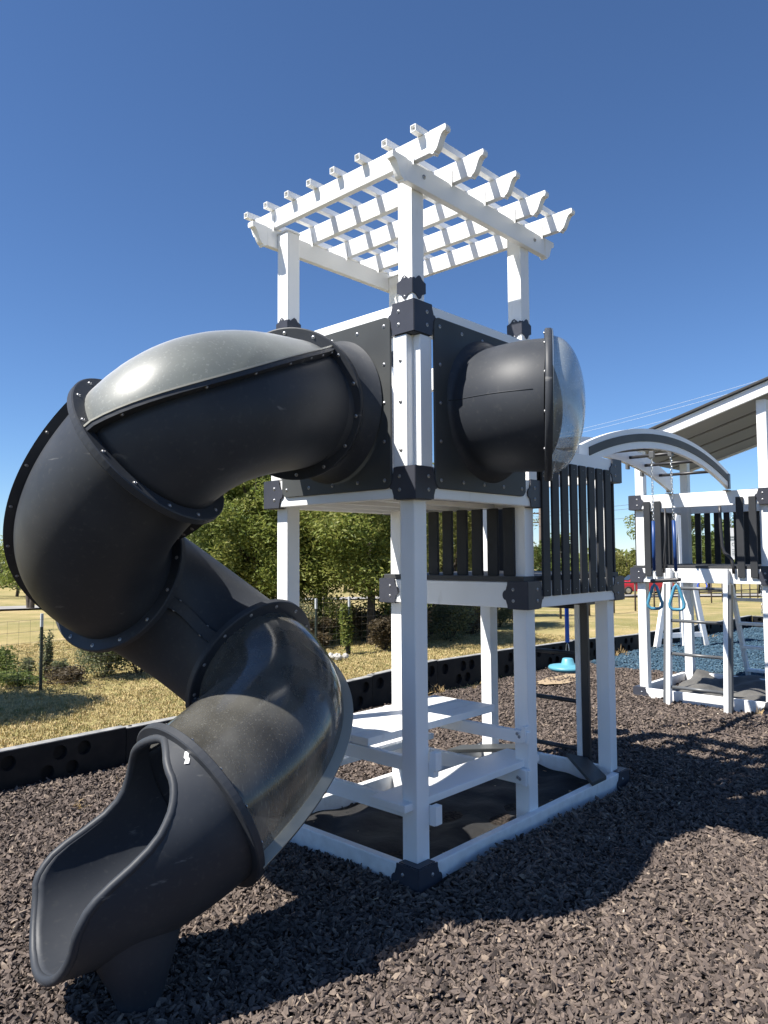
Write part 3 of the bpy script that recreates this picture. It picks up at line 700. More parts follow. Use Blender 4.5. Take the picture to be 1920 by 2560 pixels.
# exit chute: every line round the tube runs to its own end, which makes the rim curve
p0 = SL[4, :3]; t0 = nrm(SL[4]); p1 = np.array([-1.8382, .4285, .5402]); t1 = np.array([-.9914, .1187, .055]); t1 /= np.linalg.norm(t1)
NU = 36; NA = 72; cl = seg(p0, t0, p1, t1, 200); F = frame(cl)
ka = np.radians([0, 15, 30, 45, 60, 75, 90, 105, 120, 140, 160, 180]); kv = np.array([.015, .073, .138, .164, .238, .393, .83, .944, .95, .973, .99, 1.])
def uend(phi): return float(np.interp(abs(phi), ka, kv))
def smooth_uend(phi): return sum(uend(phi + d) for d in np.radians([-5, -2.5, 0, 2.5, 5])) / 5
def chute_pt(u, phi, dr=0.0):
    i = u * 199; j = min(198, int(i)); t = i - j
    c = cl[j] * (1 - t) + cl[j + 1] * t; O = F[1][j]; U = F[2][j]
    w = 1 - .134 * u; low = max(0, -math.cos(phi))
    r = (RS + .004 + dr)
    lift = .06 * max(0, (u - .8) / .2) ** 2 * low * 0
    return Vector(c + r * (math.sin(phi) * O * w + math.cos(phi) * U ) + np.array([0, 0, lift]))
bm = bmesh.new(); grid = []; phis = [2 * math.pi * k / NA - math.pi for k in range(NA)]
for phi in phis:
    ue = smooth_uend(phi); grid.append([bm.verts.new(chute_pt(ue * k / NU, phi, .0)) for k in range(NU + 1)])
for a in range(NA):
    b = (a + 1) % NA
    for k in range(NU): bm.faces.new((grid[a][k], grid[a][k + 1], grid[b][k + 1], grid[b][k]))
ch = at_slide(bm_obj('exit_chute', bm, 'plastic', None, True)); md = ch.modifiers.new('thick', 'SOLIDIFY'); md.thickness = .034; md.offset = -1
rim = [chute_pt(smooth_uend(phi), phi, -.015) for phi in phis]
rm = at_slide(tube('rolled_rim', rim, .0205, 'plastic', None, 12, closed=True))
bm = bmesh.new(); rows = []; n_f = 20
fc = Vector((-1.52, .24)); ax_z = float(np.interp(1.52, -cl[:, 0], cl[:, 2])); ax_y = float(np.interp(1.52, -cl[:, 0], cl[:, 1]))
for t, lx, ly, ox in ((0, .20, .17, 0.0), (.35, .165, .135, 0.0), (.7, .125, .10, .0), (1.0, .095, .075, .0), (1.3, .085, .065, .0)):
    row = []
    for k in range(n_f):
        a = 2 * math.pi * k / n_f; x = fc.x + ox + lx * math.cos(a); y = fc.y + ly * math.sin(a)
        az_ = float(np.interp(-x, -cl[:, 0], cl[:, 2])); zt = az_ - math.sqrt(max(.01, (RS - .05) ** 2 - (y - ax_y) ** 2))
        row.append(bm.verts.new((x, y, zt * (1 - t) + .0 * t)))
    rows.append(row)
for A, B in zip(rows, rows[1:]):
    for k in range(n_f): bm.faces.new((A[k], A[(k + 1) % n_f], B[(k + 1) % n_f], B[k]))
at_slide(bm_obj('chute_foot', bm, 'plastic', None, True))
bm = bmesh.new(); c_ = chute_pt(.045, .56, .003); n_ = (c_ - Vector(cl[int(.045 * 199)])).normalized()
s_ = n_.cross(Vector((0, 0, 1))).normalized(); t_ = s_.cross(n_)
for k in range(6): pass
vs = [bm.verts.new(c_ + s_ * x + t_ * y) for x, y in ((-.012, -.03), (.008, -.032), (.004, -.01), (.012, .0), (.010, .03), (-.010, .028), (-.006, .005), (-.014, -.008))]
bm.faces.new(vs); at_slide(bm_obj('sticker', bm, mat('white_sticker', (.8, .8, .8), .5), None))

# =================================================================== MONKEY BAR ARCH
arch = empty('monkey_bar_bridge', (2.6, .67, 2.6)); tag(arch, 'arched white monkey bar bridge with grey strip and dark rungs linking the two towers', 'monkey bars')
def at_p(o, par): o.parent = par; o.matrix_parent_inverse = Matrix.Translation(-Vector(par.location)); return o
AR, AX, AZt = 5.55, 4.34, 3.084
def arc(x, off): return AZt - off - (AR - math.sqrt(AR * AR - (x - AX) ** 2))
def arch_strip(name, y0, y1, o0, o1, x0, x1, m, n=40):
    bm = bmesh.new(); rows = []
    for x in np.linspace(x0, x1, n):
        rows.append([bm.verts.new((x, y, arc(x, o))) for y, o in ((y0, o1), (y1, o1), (y1, o0), (y0, o0))])
    for A, B in zip(rows, rows[1:]):
        for k in range(4): bm.faces.new((A[k], A[(k + 1) % 4], B[(k + 1) % 4], B[k]))
    bm.faces.new(rows[0][::-1]); bm.faces.new(rows[-1]); return at_p(bm_obj(name, bm, m, None), arch)
for y0, y1, yf in ((.297, .340, -1), (.985, 1.028, 1)):
    arch_strip('arch_beam', y0, y1, 0, .19, 2.45, 6.10, 'vinyl')
    ys_ = (y0 - .009, y0 - .001) if yf < 0 else (y1 + .001, y1 + .009)
    arch_strip('arch_strip', *ys_, .05, .125, 2.62, 6.06, 'panel')
    ys_ = (y0 - .012, y0 - .001) if yf < 0 else (y1 + .001, y1 + .012)
    for x, z in ((6.07, arc(6.07, .1)),):
        at_p(box('end_plate', (x - .03, ys_[0], z - .10), (x + .035, ys_[1], z + .08), 'greymetal', None, .002), arch)
        at_p(box('end_plate', (x - .06, y0 - .01, z - .125), (x + .05, y1 + .01, z - .112), 'greymetal', None, .002), arch)
for i in range(8): 
    x = 2.87 + .4075 * i; at_p(tube('rung', [(x, .33, arc(x, .115)), (x, .995, arc(x, .115))], .018, 'blackmetal', None), arch)
for x, y in ((4.98, 1.05), (5.36, 1.05)):
    at_p(box('swing_hanger', (x - .03, y - .02, arc(x, .2) - .03), (x + .03, y + .01, arc(x, .19) + .02), 'greymetal', None, .004), arch)
def add_link(bm, c, d, side, L=.034, w=.020, r=.0032):
    pts = []
    for k in range(12):
        a = 2 * math.pi * k / 12; pts.append(Vector(c) + Vector(d) * (math.cos(a) * L / 2 * 1.15) + Vector(side) * (math.sin(a) * w / 2))
    add_tube(bm, pts, r, 5, False, True)
def chain_obj(a, b, parent, name='chain', r=.0034, pitch=.03):
    a = Vector(a); b = Vector(b); d = (b - a).normalized(); L = (b - a).length; n = max(2, int(L / pitch)); bm = bmesh.new()
    s1 = d.cross(Vector((.3, .9, .1))).normalized(); s2 = d.cross(s1)
    for i in range(n): add_link(bm, a + d * (i + .5) * L / n, d, s1 if i % 2 else s2, L / n * 1.25, L / n * .68, r)
    return bm_obj(name, bm, 'steel', parent, True)
def carabiner(c, parent, h=.08):
    bm = bmesh.new(); pts = [Vector(c) + Vector((-.35 * .001, x, z)) for x, z in ((0, h * .5), (-.012, h * .3), (-.018, -h * .2), (-.012, -h * .45), (.0, -h * .5), (.012, -h * .45), (.018, -h * .2), (.012, h * .3))]
    add_tube(bm, pts, .004, 6, False, True); return bm_obj('carabiner', bm, 'steel', parent, True)
# trapeze with rings
trap = empty('trapeze_swing', (4.5, .45, 0)); tag(trap, 'black trapeze bar with two blue rings on blue sleeved chains under the white arch', 'trapeze swing')
for yt, yb in ((.552, .560), (.352, .330)):
    f_ = lambda z: yt + (yb - yt) * (2.9 - z) / 1.3
    at_p(box('hanger', (4.48, yt - .025, 2.86), (4.52, yt + .025, 2.93), 'greymetal', None, .004), trap)
    at_p(chain_obj((4.5, f_(2.87), 2.87), (4.5, f_(2.18), 2.18), None), trap)
    at_p(tube('chain_sleeve', [(4.5, f_(2.19), 2.19), (4.5, f_(1.92), 1.92), (4.5, f_(1.665), 1.665)], .0175, 'navy', None, 12), trap)
    at_p(carabiner((4.5, f_(1.63), 1.622), None, .09), trap)
    pts = [(x, z) for x, z in ((0, 1.525), (-.022, 1.50), (-.055, 1.40), (-.078, 1.33), (-.074, 1.295), (-.045, 1.272), (0, 1.27), (.045, 1.272), (.074, 1.295), (.078, 1.33), (.055, 1.40), (.022, 1.50))]
    c_ = Vector((4.5, yb, 0)); dirv = Vector((.35, -.94, 0))
    at_p(tube('ring_handle', [c_ + dirv * a * .9 + Vector((0, 0, z)) for a, z in pts], .0165, 'ringblue', None, 10, True), trap)
    at_p(tube('ring_link', [(4.5, yb, 1.56), (4.5, yb, 1.515)], .006, 'steel', None, 6), trap)
at_p(tube('grip_bar', [(4.5, .600, 1.556), (4.5, .58, 1.558), (4.5, .31, 1.578), (4.5, .285, 1.58)], [.017, .021, .021, .017], 'blackmetal', None, 14), trap)
# disc swing
disc = empty('disc_swing', (3.62, 1.10, .75)); tag(disc, 'light blue disc swing hanging on a blue sleeved rope beyond the lower deck', 'disc swing')
c_ = Vector((3.62, 1.10, .70))
at_p(tube('rope_sleeve', [c_ + Vector((0, .0, 2.2)), c_ + Vector((0, 0, .26))], .021, 'bright', None, 12), disc)
at_p(carabiner(c_ + Vector((0, 0, .205)), None, .10), disc)
bm = bmesh.new(); lathe(bm, c_, (0, 0, 1), [(-.035, .001), (-.035, .10), (-.025, .165), (-.004, .192), (.012, .194), (.024, .185), (.036, .10), (.042, .066), (.095, .052), (.10, .044), (.10, .001)], 40); at_p(bm_obj('disc_seat', bm, 'blue', None, True), disc)

# =================================================================== FAR PLAY TOWER
far = empty('play_tower', (6.11, .7, 0)); tag(far, 'second white and charcoal play tower with sloped roof and front ladder at right edge', 'play tower')
FX0, FX1, FY0, FY1, ZF = 6.11, 7.84, -.17, 1.556, 1.48
before = set(bpy.data.objects)
fx2 = FX1 - T_ - W_
def roof_z(y): return 3.205 + .305 * (1.45 - y)
for x in (FX0 + T_, fx2):
    for y in (FY0 + T_, FY1 - T_ - W_): post(None, x, y, -.1, roof_z(y + W_) - .005)
rails(None, FX0, FX1, FY0, FY1, ZB_ - .24, .24, 'base_rail'); rails(None, FX0, FX1, FY0, FY1, ZF, HR, 'deck_rail'); rails(None, FX0, FX1, FY0, FY1, 2.415, HR, 'hand_rail')
for z in (ZB_ - HR, ZF, 2.415):
    for c, a, b in (((FX0, FY1), (1, 0, 0), (0, -1, 0)), ((FX0, FY0), (1, 0, 0), (0, 1, 0)), ((FX1, FY1), (-1, 0, 0), (0, -1, 0))): bracket(None, (*c, 0), a, b, z)
def post_plate_at(px, py, dz):
    n0 = len(bpy.data.objects); post_plate(px, py); o = [q for q in bpy.data.objects if q.name.startswith('post_plate')][-1]
for i in range(11): box('deck_board', (FX0 + .004 + .1565 * i, FY0 + .03, ZF + HR + .003), (FX0 + .1555 * (i + 1), FY1 - .03, ZF + HR + .035), 'deck', None, .004)
for y in (1.275, 1.137, .150, .008): picket(None, (FX0 - .030, y, 1.556), (FX0 - .004, y + .082, 2.508))
for i in range(11): picket(None, (FX1 + .004, 1.285 - .1345 * i, 1.556), (FX1 + .030, 1.367 - .1345 * i, 2.508))
for i in range(10): picket(None, (FX0 + .21 + .1345 * i, FY1 + .004, 1.556), (FX0 + .3 + .1345 * i, FY1 + .030, 2.508))
# front ladder
for y0 in (1.005, .325):
    beam('ladder_rail', (FX0 - .17, y0 + .03, -.06), (FX0 - .045, y0 + .03, 1.655), .055, .075, 'vinyl', None, Vector((1, 0, 0)))
    beam('rail_cover', (FX0 - .17, y0 + (.075 if y0 > .9 else -.018), -.05), (FX0 - .045, y0 + (.075 if y0 > .9 else -.018), 1.47), .03, .07, 'greymetal', None, Vector((1, 0, 0)), .003)
for z in (.21, .612, 1.015, 1.415): tube('rung', [(FX0 - .155 + z * .073, .36, z), (FX0 - .155 + z * .073, 1.03, z)], .020, 'greymetal', None)
tube('grab_handle', [(FX0 - .03, y, z) for y, z in ((.412, 2.41), (.410, 2.30), (.405, 2.12), (.395, 1.93), (.375, 1.85), (.33, 1.815), (.295, 1.77), (.28, 1.69), (.275, 1.60))], .019, 'blackmetal', None, 10)
tube('grab_handle', [(FX0 - .03, y, z) for y, z in ((1.075, 2.41), (1.08, 2.0), (1.10, 1.83), (1.11, 1.60))], .014, 'blackmetal', None, 8)
# sloped roof: white fascia beams, boards, dark top
y_lo, y_hi = 1.78, -1.1
for x in (FX0 - .055, 8.62): beam('fascia', (x + .02, y_lo, roof_z(y_lo) + .06), (x + .02, y_hi, roof_z(y_hi) + .06), .045, .135, 'vinyl')
for i in range(4):
    x0 = FX0 + .02 + .64 * i
    o = beam('roof_board', (x0 + .33, y_lo, roof_z(y_lo) + .035), (x0 + .33, y_hi, roof_z(y_hi) + .035), .55, .03, 'roof', None)
    beam('roof_batten', (x0 + .03, y_lo, roof_z(y_lo) + .055), (x0 + .03, y_hi, roof_z(y_hi) + .055), .10, .03, 'shingle', None)
beam('roof_top', (7.37, y_lo + .06, roof_z(y_lo + .06) + .15), (7.37, y_hi, roof_z(y_hi) + .15), 2.72, .03, 'shingle', None)
# sloping step ladder on the far side
for y0 in (.93, .2):
    beam('step_ladder_rail', (8.62, y0, -.02), (7.88, y0 + .0, 1.60), .05, .09, 'vinyl', None, Vector((1, 0, 0)))
for k in range(5):
    t = (k + .35) / 4.6; x = 8.60 - .72 * t; z = 1.62 * t
    box('step', (x - .06, .21, z - .02), (x + .06, .92, z + .02), 'vinyl', None, .005)
for o in [o for o in bpy.data.objects if o not in before and o.parent is None and o.type == 'MESH' and o.users_collection]: at_p(o, far)
# grey tarp in its base
bm = bmesh.new(); n1, n2 = 40, 40
V = [[bm.verts.new((FX0 + .07 + 1.85 * i / n1, FY0 + .07 + 1.45 * j / n2, .06 + .05 * (i / n1) ** 2 + .022 * math.sin(i * .5 + j * .4) + .03 * math.sin(j * .33 - i * .15) + .045 * max(0, 1 - abs(i - 33) / 6) * (.6 + .4 * math.sin(j * .5)))) for j in range(n2 + 1)] for i in range(n1 + 1)]
for i in range(n1):
    for j in range(n2): bm.faces.new((V[i][j], V[i + 1][j], V[i + 1][j + 1], V[i][j + 1]))
tag(bm_obj('ground_cloth', bm, 'tarp', smooth=True), 'crumpled grey cloth lying in the base of the far play tower', 'ground cloth')

# =================================================================== SWING FRAME beyond
fr_ = empty('a_frame_swing_set', (10.9, 3.0, 0)); tag(fr_, 'white A-frame swing set standing on blue mulch behind the far tower', 'swing frame')
SFa = at_px(1633, 14.6); SFb = at_px(1757, 14.9); SFa.z = SFb.z = -.05; top = (SFa + SFb) / 2 + Vector((0, 0, 2.75))
for a in (SFa, SFb): at_p(beam('leg', a, top, .10, .10, 'vinyl', None), fr_)
at_p(beam('leg', (SFa + SFb) / 2 + Vector((0.05, -.03, -.02)), top, .10, .10, 'vinyl', None), fr_)
at_p(beam('cross_bar', SFa + (top - SFa) * .10 + Vector((0, 0, 0)), SFb + (top - SFb) * .10, .05, .10, 'vinyl', None), fr_)
bdir = Vector((.33, -.945, 0)).normalized()
e0 = top - bdir * .25 + Vector((0, 0, .02)); e1 = e0 + bdir * 6.4
at_p(beam('top_beam', e0, e1, .10, .18, 'vinyl', None), fr_)
e1b = e1 - bdir * .2
for s_ in (-1, 1): at_p(beam('leg', e1b + (SFb - SFa) * .5 * s_ + Vector((0, 0, -2.80)), e1b, .10, .10, 'vinyl', None), fr_)
def on_beam(px):
    """point under the swing beam seen in picture column px"""
    a = Vector((RT.x, RT.y)) ; best = min(np.linspace(0, 6.4, 400), key=lambda t: abs(960 + 1857.2 * ((e0 + bdir * t - CAM_P).dot(RT)) / ((e0 + bdir * t - CAM_P).dot(FW)) - px))
    return e0 + bdir * best
# hanging sign
h = on_beam(1827); sgn = empty('hanging_sign', h - Vector((0, 0, .6))); tag(sgn, 'small white board printed with dark script hanging on a chain behind the far tower', 'sign')
zt_ = h.z - .09
bx = h + Vector((0, 0, -.09))
at_p(chain_obj(bx, bx - Vector((0, 0, .10)), None), sgn); at_p(carabiner(bx - Vector((0, 0, .15)), None, .11), sgn); at_p(chain_obj(bx - Vector((0, 0, .2)), bx - Vector((0, 0, .30)), None), sgn)
u_ = Vector((.30, -.954, 0)); n_ = Vector((-.954, -.30, 0)); S0 = bx - Vector((0, 0, .30))
def sp(a, z, d=0): return S0 + u_ * a + n_ * d + Vector((0, 0, z))
bd = at_p(prism('board', [sp(-.09, 0), sp(.12, -.02), sp(.12, -.62), sp(-.09, -.62)], -n_ * .09, 'sign', None), sgn)
def ink(pts, w=.006):
    bm = bmesh.new(); add_tube(bm, [sp(a, z, .002) for a, z in pts], w, 4); o = bm_obj('lettering', bm, 'ink', None); at_p(o, sgn); return o
ink([(-.06, -.14), (-.045, -.05), (-.03, -.04), (-.03, -.09), (-.045, -.16), (-.03, -.15)])
for r_, (z, n) in enumerate(((-.19, 5), (-.24, 6))):
    for k in range(n): a = -.045 + .026 * k; ink([(a, z - .02), (a + .004, z + .022), (a + .012, z - .01), (a + .017, z + .01)], .004)
ink([(.03 + .028 * math.cos(t), -.33 + .03 * math.sin(t)) for t in np.linspace(0, 6.28, 12)], .004)
for z in (-.43, -.47, -.50, -.53): ink([(0, z), (.10, z - .003)], .004)
# blue ring and blue seat on the swing frame
h = on_beam(1750); rg = empty('trapeze_ring', h - Vector((0, 0, 1.5))); tag(rg, 'small blue gym ring hanging from the swing frame behind the far ladder', 'gym ring')
zz = 1.20
at_p(chain_obj(h - Vector((0, 0, .1)), Vector((h.x, h.y, zz + .16)), None), rg)
at_p(tube('ring', [Vector((h.x, h.y, zz)) + u_ * (.085 * math.sin(t)) + Vector((0, 0, .075 * math.cos(t))) for t in np.linspace(0, 2 * math.pi, 19)[:-1]], .013, 'bright', None, 8, True), rg)
at_p(tube('ring_clip', [Vector((h.x, h.y, zz + .18)), Vector((h.x, h.y, zz + .075))], [.015, .035], 'bright', None, 8), rg)
h = on_beam(1930); st = empty('toddler_swing', h - Vector((0, 0, 2.))); tag(st, 'bright blue toddler swing seat at the right edge behind the step ladder', 'swing')
b0 = Vector((h.x, h.y, .56))
for s_ in (-1, 1): at_p(chain_obj(h - Vector((0, 0, .1)) + u_ * .25 * s_, b0 + u_ * .22 * s_ + Vector((0, 0, .1)), None, pitch=.05), st)
bm = bmesh.new(); lathe(bm, b0 - Vector((0, 0, .18)), (0, 0, 1), [(0, .02), (.0, .12), (.1, .17), (.28, .2), (.28, .18), (.1, .15), (.02, .1), (.02, .02)], 20); at_p(bm_obj('bucket', bm, 'bright', None, True), st)

# =================================================================== BORDER
border = empty('playground_border', (0, BORDER_Y, 0)); tag(border, 'low black plastic border with round recesses between mulch and dry grass', 'border')
def border_piece(a, b, za, zb, seed):
    """one interlocking plastic timber with two staggered rows of round recesses facing the play area"""
    rnd = random.Random(seed); a = Vector(a); b = Vector(b); d = (b - a); L = d.length; d.normalize(); n = Vector((d.y, -d.x, 0))
    bm = bmesh.new(); base = -.12
    def P(s, z, q=0.0):
        t = s / L; h = za + (zb - za) * t; return a + d * s + n * q + Vector((0, 0, z * h if z >= 0 else z))
    cw = .21; K = int(L / cw); x0 = (L - K * cw) / 2
    H = (za + zb) / 2
    def plain(s0, s1, z0, z1): bm.faces.new([bm.verts.new(P(s, z)) for s, z in ((s0, z0), (s1, z0), (s1, z1), (s0, z1))])
    plain(0, L, .92, 1.0); bm.faces.new([bm.verts.new(P(s, z)) for s, z in ((0, base), (L, base), (L, 0.02), (0, 0.02))])
    rowsz = [(.46, .92), (.02, .46)]
    for r_, (z0, z1) in enumerate(rowsz):
        off = x0 + (cw / 2 if r_ else 0); s = 0; cells = []
        edges = [0] + [off + cw * k for k in range(K + 1) if 0 < off + cw * k < L] + [L]
        for i, (s0, s1) in enumerate(zip(edges, edges[1:])):
            if abs((s1 - s0) - cw) < 1e-6 and (i + r_) % 3 != 2:
                cs = (s0 + s1) / 2; cz = (z0 + z1) / 2; rz = .42 * (z1 - z0); rs = rz * H; rs = min(rs, cw * .42); m_ = 16
                sq = []; ci = []; ck = []
                for k in range(m_):
                    t = 2 * math.pi * k / m_ + math.pi / 4; cx, cy = math.cos(t), math.sin(t); mxx = max(abs(cx), abs(cy))
                    sq.append(bm.verts.new(P(cs + cx / mxx * cw / 2, cz + cy / mxx * (z1 - z0) / 2)))
                    ci.append(bm.verts.new(P(cs + cx * rs, cz + cy * rz))); ck.append(bm.verts.new(P(cs + cx * rs * .9, cz + cy * rz * .9, -.05)))
                for k in range(m_):
                    q = (k + 1) % m_; bm.faces.new((sq[k], sq[q], ci[q], ci[k])); bm.faces.new((ci[k], ci[q], ck[q], ck[k]))
                bm.faces.new(ck)
            else: plain(s0, s1, z0, z1)
    D = -.095
    for q in ((P(0, 1, D), P(L, 1, D), P(L, base, D), P(0, base, D)), (P(0, base), P(0, 1), P(0, 1, D), P(0, base, D)), (P(L, base), P(L, 1), P(L, 1, D), P(L, base, D))):
        bm.faces.new([bm.verts.new(p) for p in q])
    bmesh.ops.remove_doubles(bm, verts=bm.verts[:], dist=.0005)
    o = bm_obj('border_timber', bm, 'border', None); at_p(o, border)
    cap = bmesh.new(); qs = [P(0, 1), P(L, 1), P(L, 1, D), P(0, 1, D)]; add_prism(cap, qs, (0, 0, .008)); c_o = bm_obj('border_top', cap, 'dusty', None); at_p(c_o, border)
    st_ = at_p(tube('stake_cap', [P(.06, 1.0, D / 2) + Vector((0, 0, -.03)), P(.06, 1.0, D / 2) + Vector((0, 0, .014))], .017, 'border', None, 8), border)
kb = [(-4.6, 3.50, .31), (-2.2, 3.56, .31), (-1.0, 3.585, .312), (.2, 3.62, .315), (.96, 3.64, .315), (2.2, 3.68, .335), (3.5, 3.72, .36), (4.82, 3.76, .40), (6.0, 3.78, .38), (7.2, 3.74, .37), (8.4, 3.68, .355), (9.6, 3.62, .31), (10.8, 3.53, .29), (12.0, 3.46, .28), (13.2, 3.40, .275), (14.4, 3.35, .27), (15.6, 3.31, .27), (16.6, 3.28, .27), (16.65, 2.1, .27), (16.7, .9, .27), (16.75, -.3, .27), (16.8, -1.5, .27), (16.8, -2.7, .27)]
for i in range(len(kb) - 1):
    a, b = kb[i], kb[i + 1]; dd = (Vector(b[:2]) - Vector(a[:2])).normalized() * .003
    border_piece((a[0] + dd.x, a[1] + dd.y, 0), (b[0] - dd.x, b[1] - dd.y, 0), a[2] - (.012 if i % 2 else 0), b[2] - (.012 if i % 2 else 0), i)

# =================================================================== FENCES
wf = empty('wire_fence', (1.26, 8.06, 0)); tag(wf, 'woven wire fence on dark steel posts with pale tops along the dry grass', 'fence')
fpts = [Vector((-3.2, 8.35, 0)), Vector((-1.0, 8.2, 0)), Vector((1.256, 8.058, 0)), Vector((3.3, 7.86, 0)), Vector((5.1, 7.66, 0)), Vector((6.0, 7.57, 0)), Vector((6.773, 7.49, 0)), Vector((8.9, 7.35, 0)), Vector((11.0, 7.2, 0))]
for p in fpts:
    o = at_p(box('fence_post', (p.x - .018, p.y - .018, -.2), (p.x + .018, p.y + .018, .86), 'tpost', None, .004), wf)
    t_ = box('post_tip', (p.x - .0182, p.y - .0182, .861), (p.x + .0182, p.y + .0182, 1.05), 'tposttip', o, .004)
    t_.matrix_parent_inverse = Matrix.Identity(4)
for a, b in zip(fpts, fpts[1:]):
    bm = bmesh.new(); L = (b - a).length; d = (b - a).normalized(); n = Vector((d.y, -d.x, 0)) * .022
    for z in (.06, .16, .27, .39, .52, .66, .81, .97):
        add_tube(bm, [a + n + Vector((0, 0, z)), (a + b) / 2 + n + Vector((0, 0, z - .012)), b + n + Vector((0, 0, z))], .0021, 3, False)
    for k in range(1, int(L / .15)): add_tube(bm, [a + n + d * .15 * k + Vector((0, 0, .05)), a + n + d * .15 * k + Vector((0, 0, .97))], .0016, 3, False)
    o = bm_obj('wire_mesh', bm, 'wire', None); o['kind'] = 'stuff'; at_p(o, wf)
pf = empty('pipe_fence', tuple(at_sl(22, 5.1))); tag(pf, 'rusty two rail pipe fence across the field in front of the road', 'fence')
pp = []
for k in range(16):
    t = k / 15; pp.append(at_sl(19.0 + 27 * t, 2.6 + 20.4 * t))
for p in pp: at_p(tube('fence_post', [p - Vector((0, 0, .3)), p + Vector((0, 0, 1.06))], .036, 'pipe', None, 8), pf)
for a, b in zip(pp, pp[1:]):
    for z in (1.03, .52): at_p(tube('rail', [a + Vector((0, 0, z)), b + Vector((0, 0, z))], .026, 'pipe', None, 8), pf)

# =================================================================== VEGETATION
def leaf_mat(name, c1, c2, c3):
    m = mat(name, c1, .55, .35); b = bsdf(m)
    at_ = nd(m, 'ShaderNodeAttribute', attribute_name='shade'); cr = nd(m, 'ShaderNodeValToRGB'); lk(m, at_.outputs['Fac'], cr.inputs[0])
    cr.color_ramp.elements[0].color = (*c1, 1); cr.color_ramp.elements[1].color = (*c3, 1); e = cr.color_ramp.elements.new(.5); e.color = (*c2, 1)
    lk(m, cr.outputs[0], b.inputs['Base Color'])
    tl = nd(m, 'ShaderNodeBsdfTranslucent'); lk(m, cr.outputs[0], tl.inputs[0]); ms = nd(m, 'ShaderNodeMixShader'); ms.inputs[0].default_value = .5
    lk(m, b.outputs[0], ms.inputs[1]); lk(m, tl.outputs[0], ms.inputs[2]); lk(m, ms.outputs[0], m.node_tree.nodes['Material Output'].inputs[0]); return m
LF = {'olive': leaf_mat('olive_leaf', (.115, .165, .035), (.215, .255, .06), (.35, .345, .105)), 'dark': leaf_mat('dark_leaf', (.07, .11, .03), (.14, .185, .05), (.24, .265, .09)),
      'grey': leaf_mat('dusty_leaf', (.11, .13, .06), (.17, .19, .10), (.26, .26, .16)), 'dry': leaf_mat('dry_leaf', (.07, .055, .035), (.11, .085, .05), (.16, .12, .07)),
      'yellow': leaf_mat('yellowish_leaf', (.14, .16, .04), (.23, .24, .07), (.34, .31, .12))}
def leaf_cloud(name, clumps, n, size, m, rng, droop=.3, aspect=.38):
    """leaf-shaped faces spread through ellipsoidal clumps: (centre, radii, weight)"""
    w = np.array([c[2] for c in clumps], float); w /= w.sum(); idx = rng.choice(len(clumps), n, p=w)
    C_ = np.array([c[0] for c in clumps])[idx]; Rr = np.array([c[1] for c in clumps])[idx]
    d = rng.normal(size=(n, 3)); d /= np.linalg.norm(d, axis=1)[:, None]; rad = rng.random(n) ** .45
    P_ = C_ + d * Rr * rad[:, None]
    t = rng.normal(size=(n, 3)); t[:, 2] = t[:, 2] * .5 - droop; t /= np.linalg.norm(t, axis=1)[:, None]
    s = np.cross(t, rng.normal(size=(n, 3))); s /= np.linalg.norm(s, axis=1)[:, None]
    sz = size * rng.uniform(.6, 1.4, n)[:, None]
    v = np.stack([P_ - t * sz * .5, P_ + s * sz * aspect * .5, P_ + t * sz * .5, P_ - s * sz * aspect * .5], 1).reshape(-1, 3)
    f = np.arange(n * 4).reshape(n, 4)
    me = bpy.data.meshes.new(name); me.from_pydata(v.tolist(), [], f.tolist()); me.materials.append(m)
    clump_sh = rng.uniform(0, .45, len(clumps))[idx]; sh = np.clip(clump_sh + rng.uniform(0, .6, n), 0, 1)
    a = me.attributes.new('shade', 'FLOAT', 'FACE'); a.data.foreach_set('value', sh.astype(np.float32)); return me
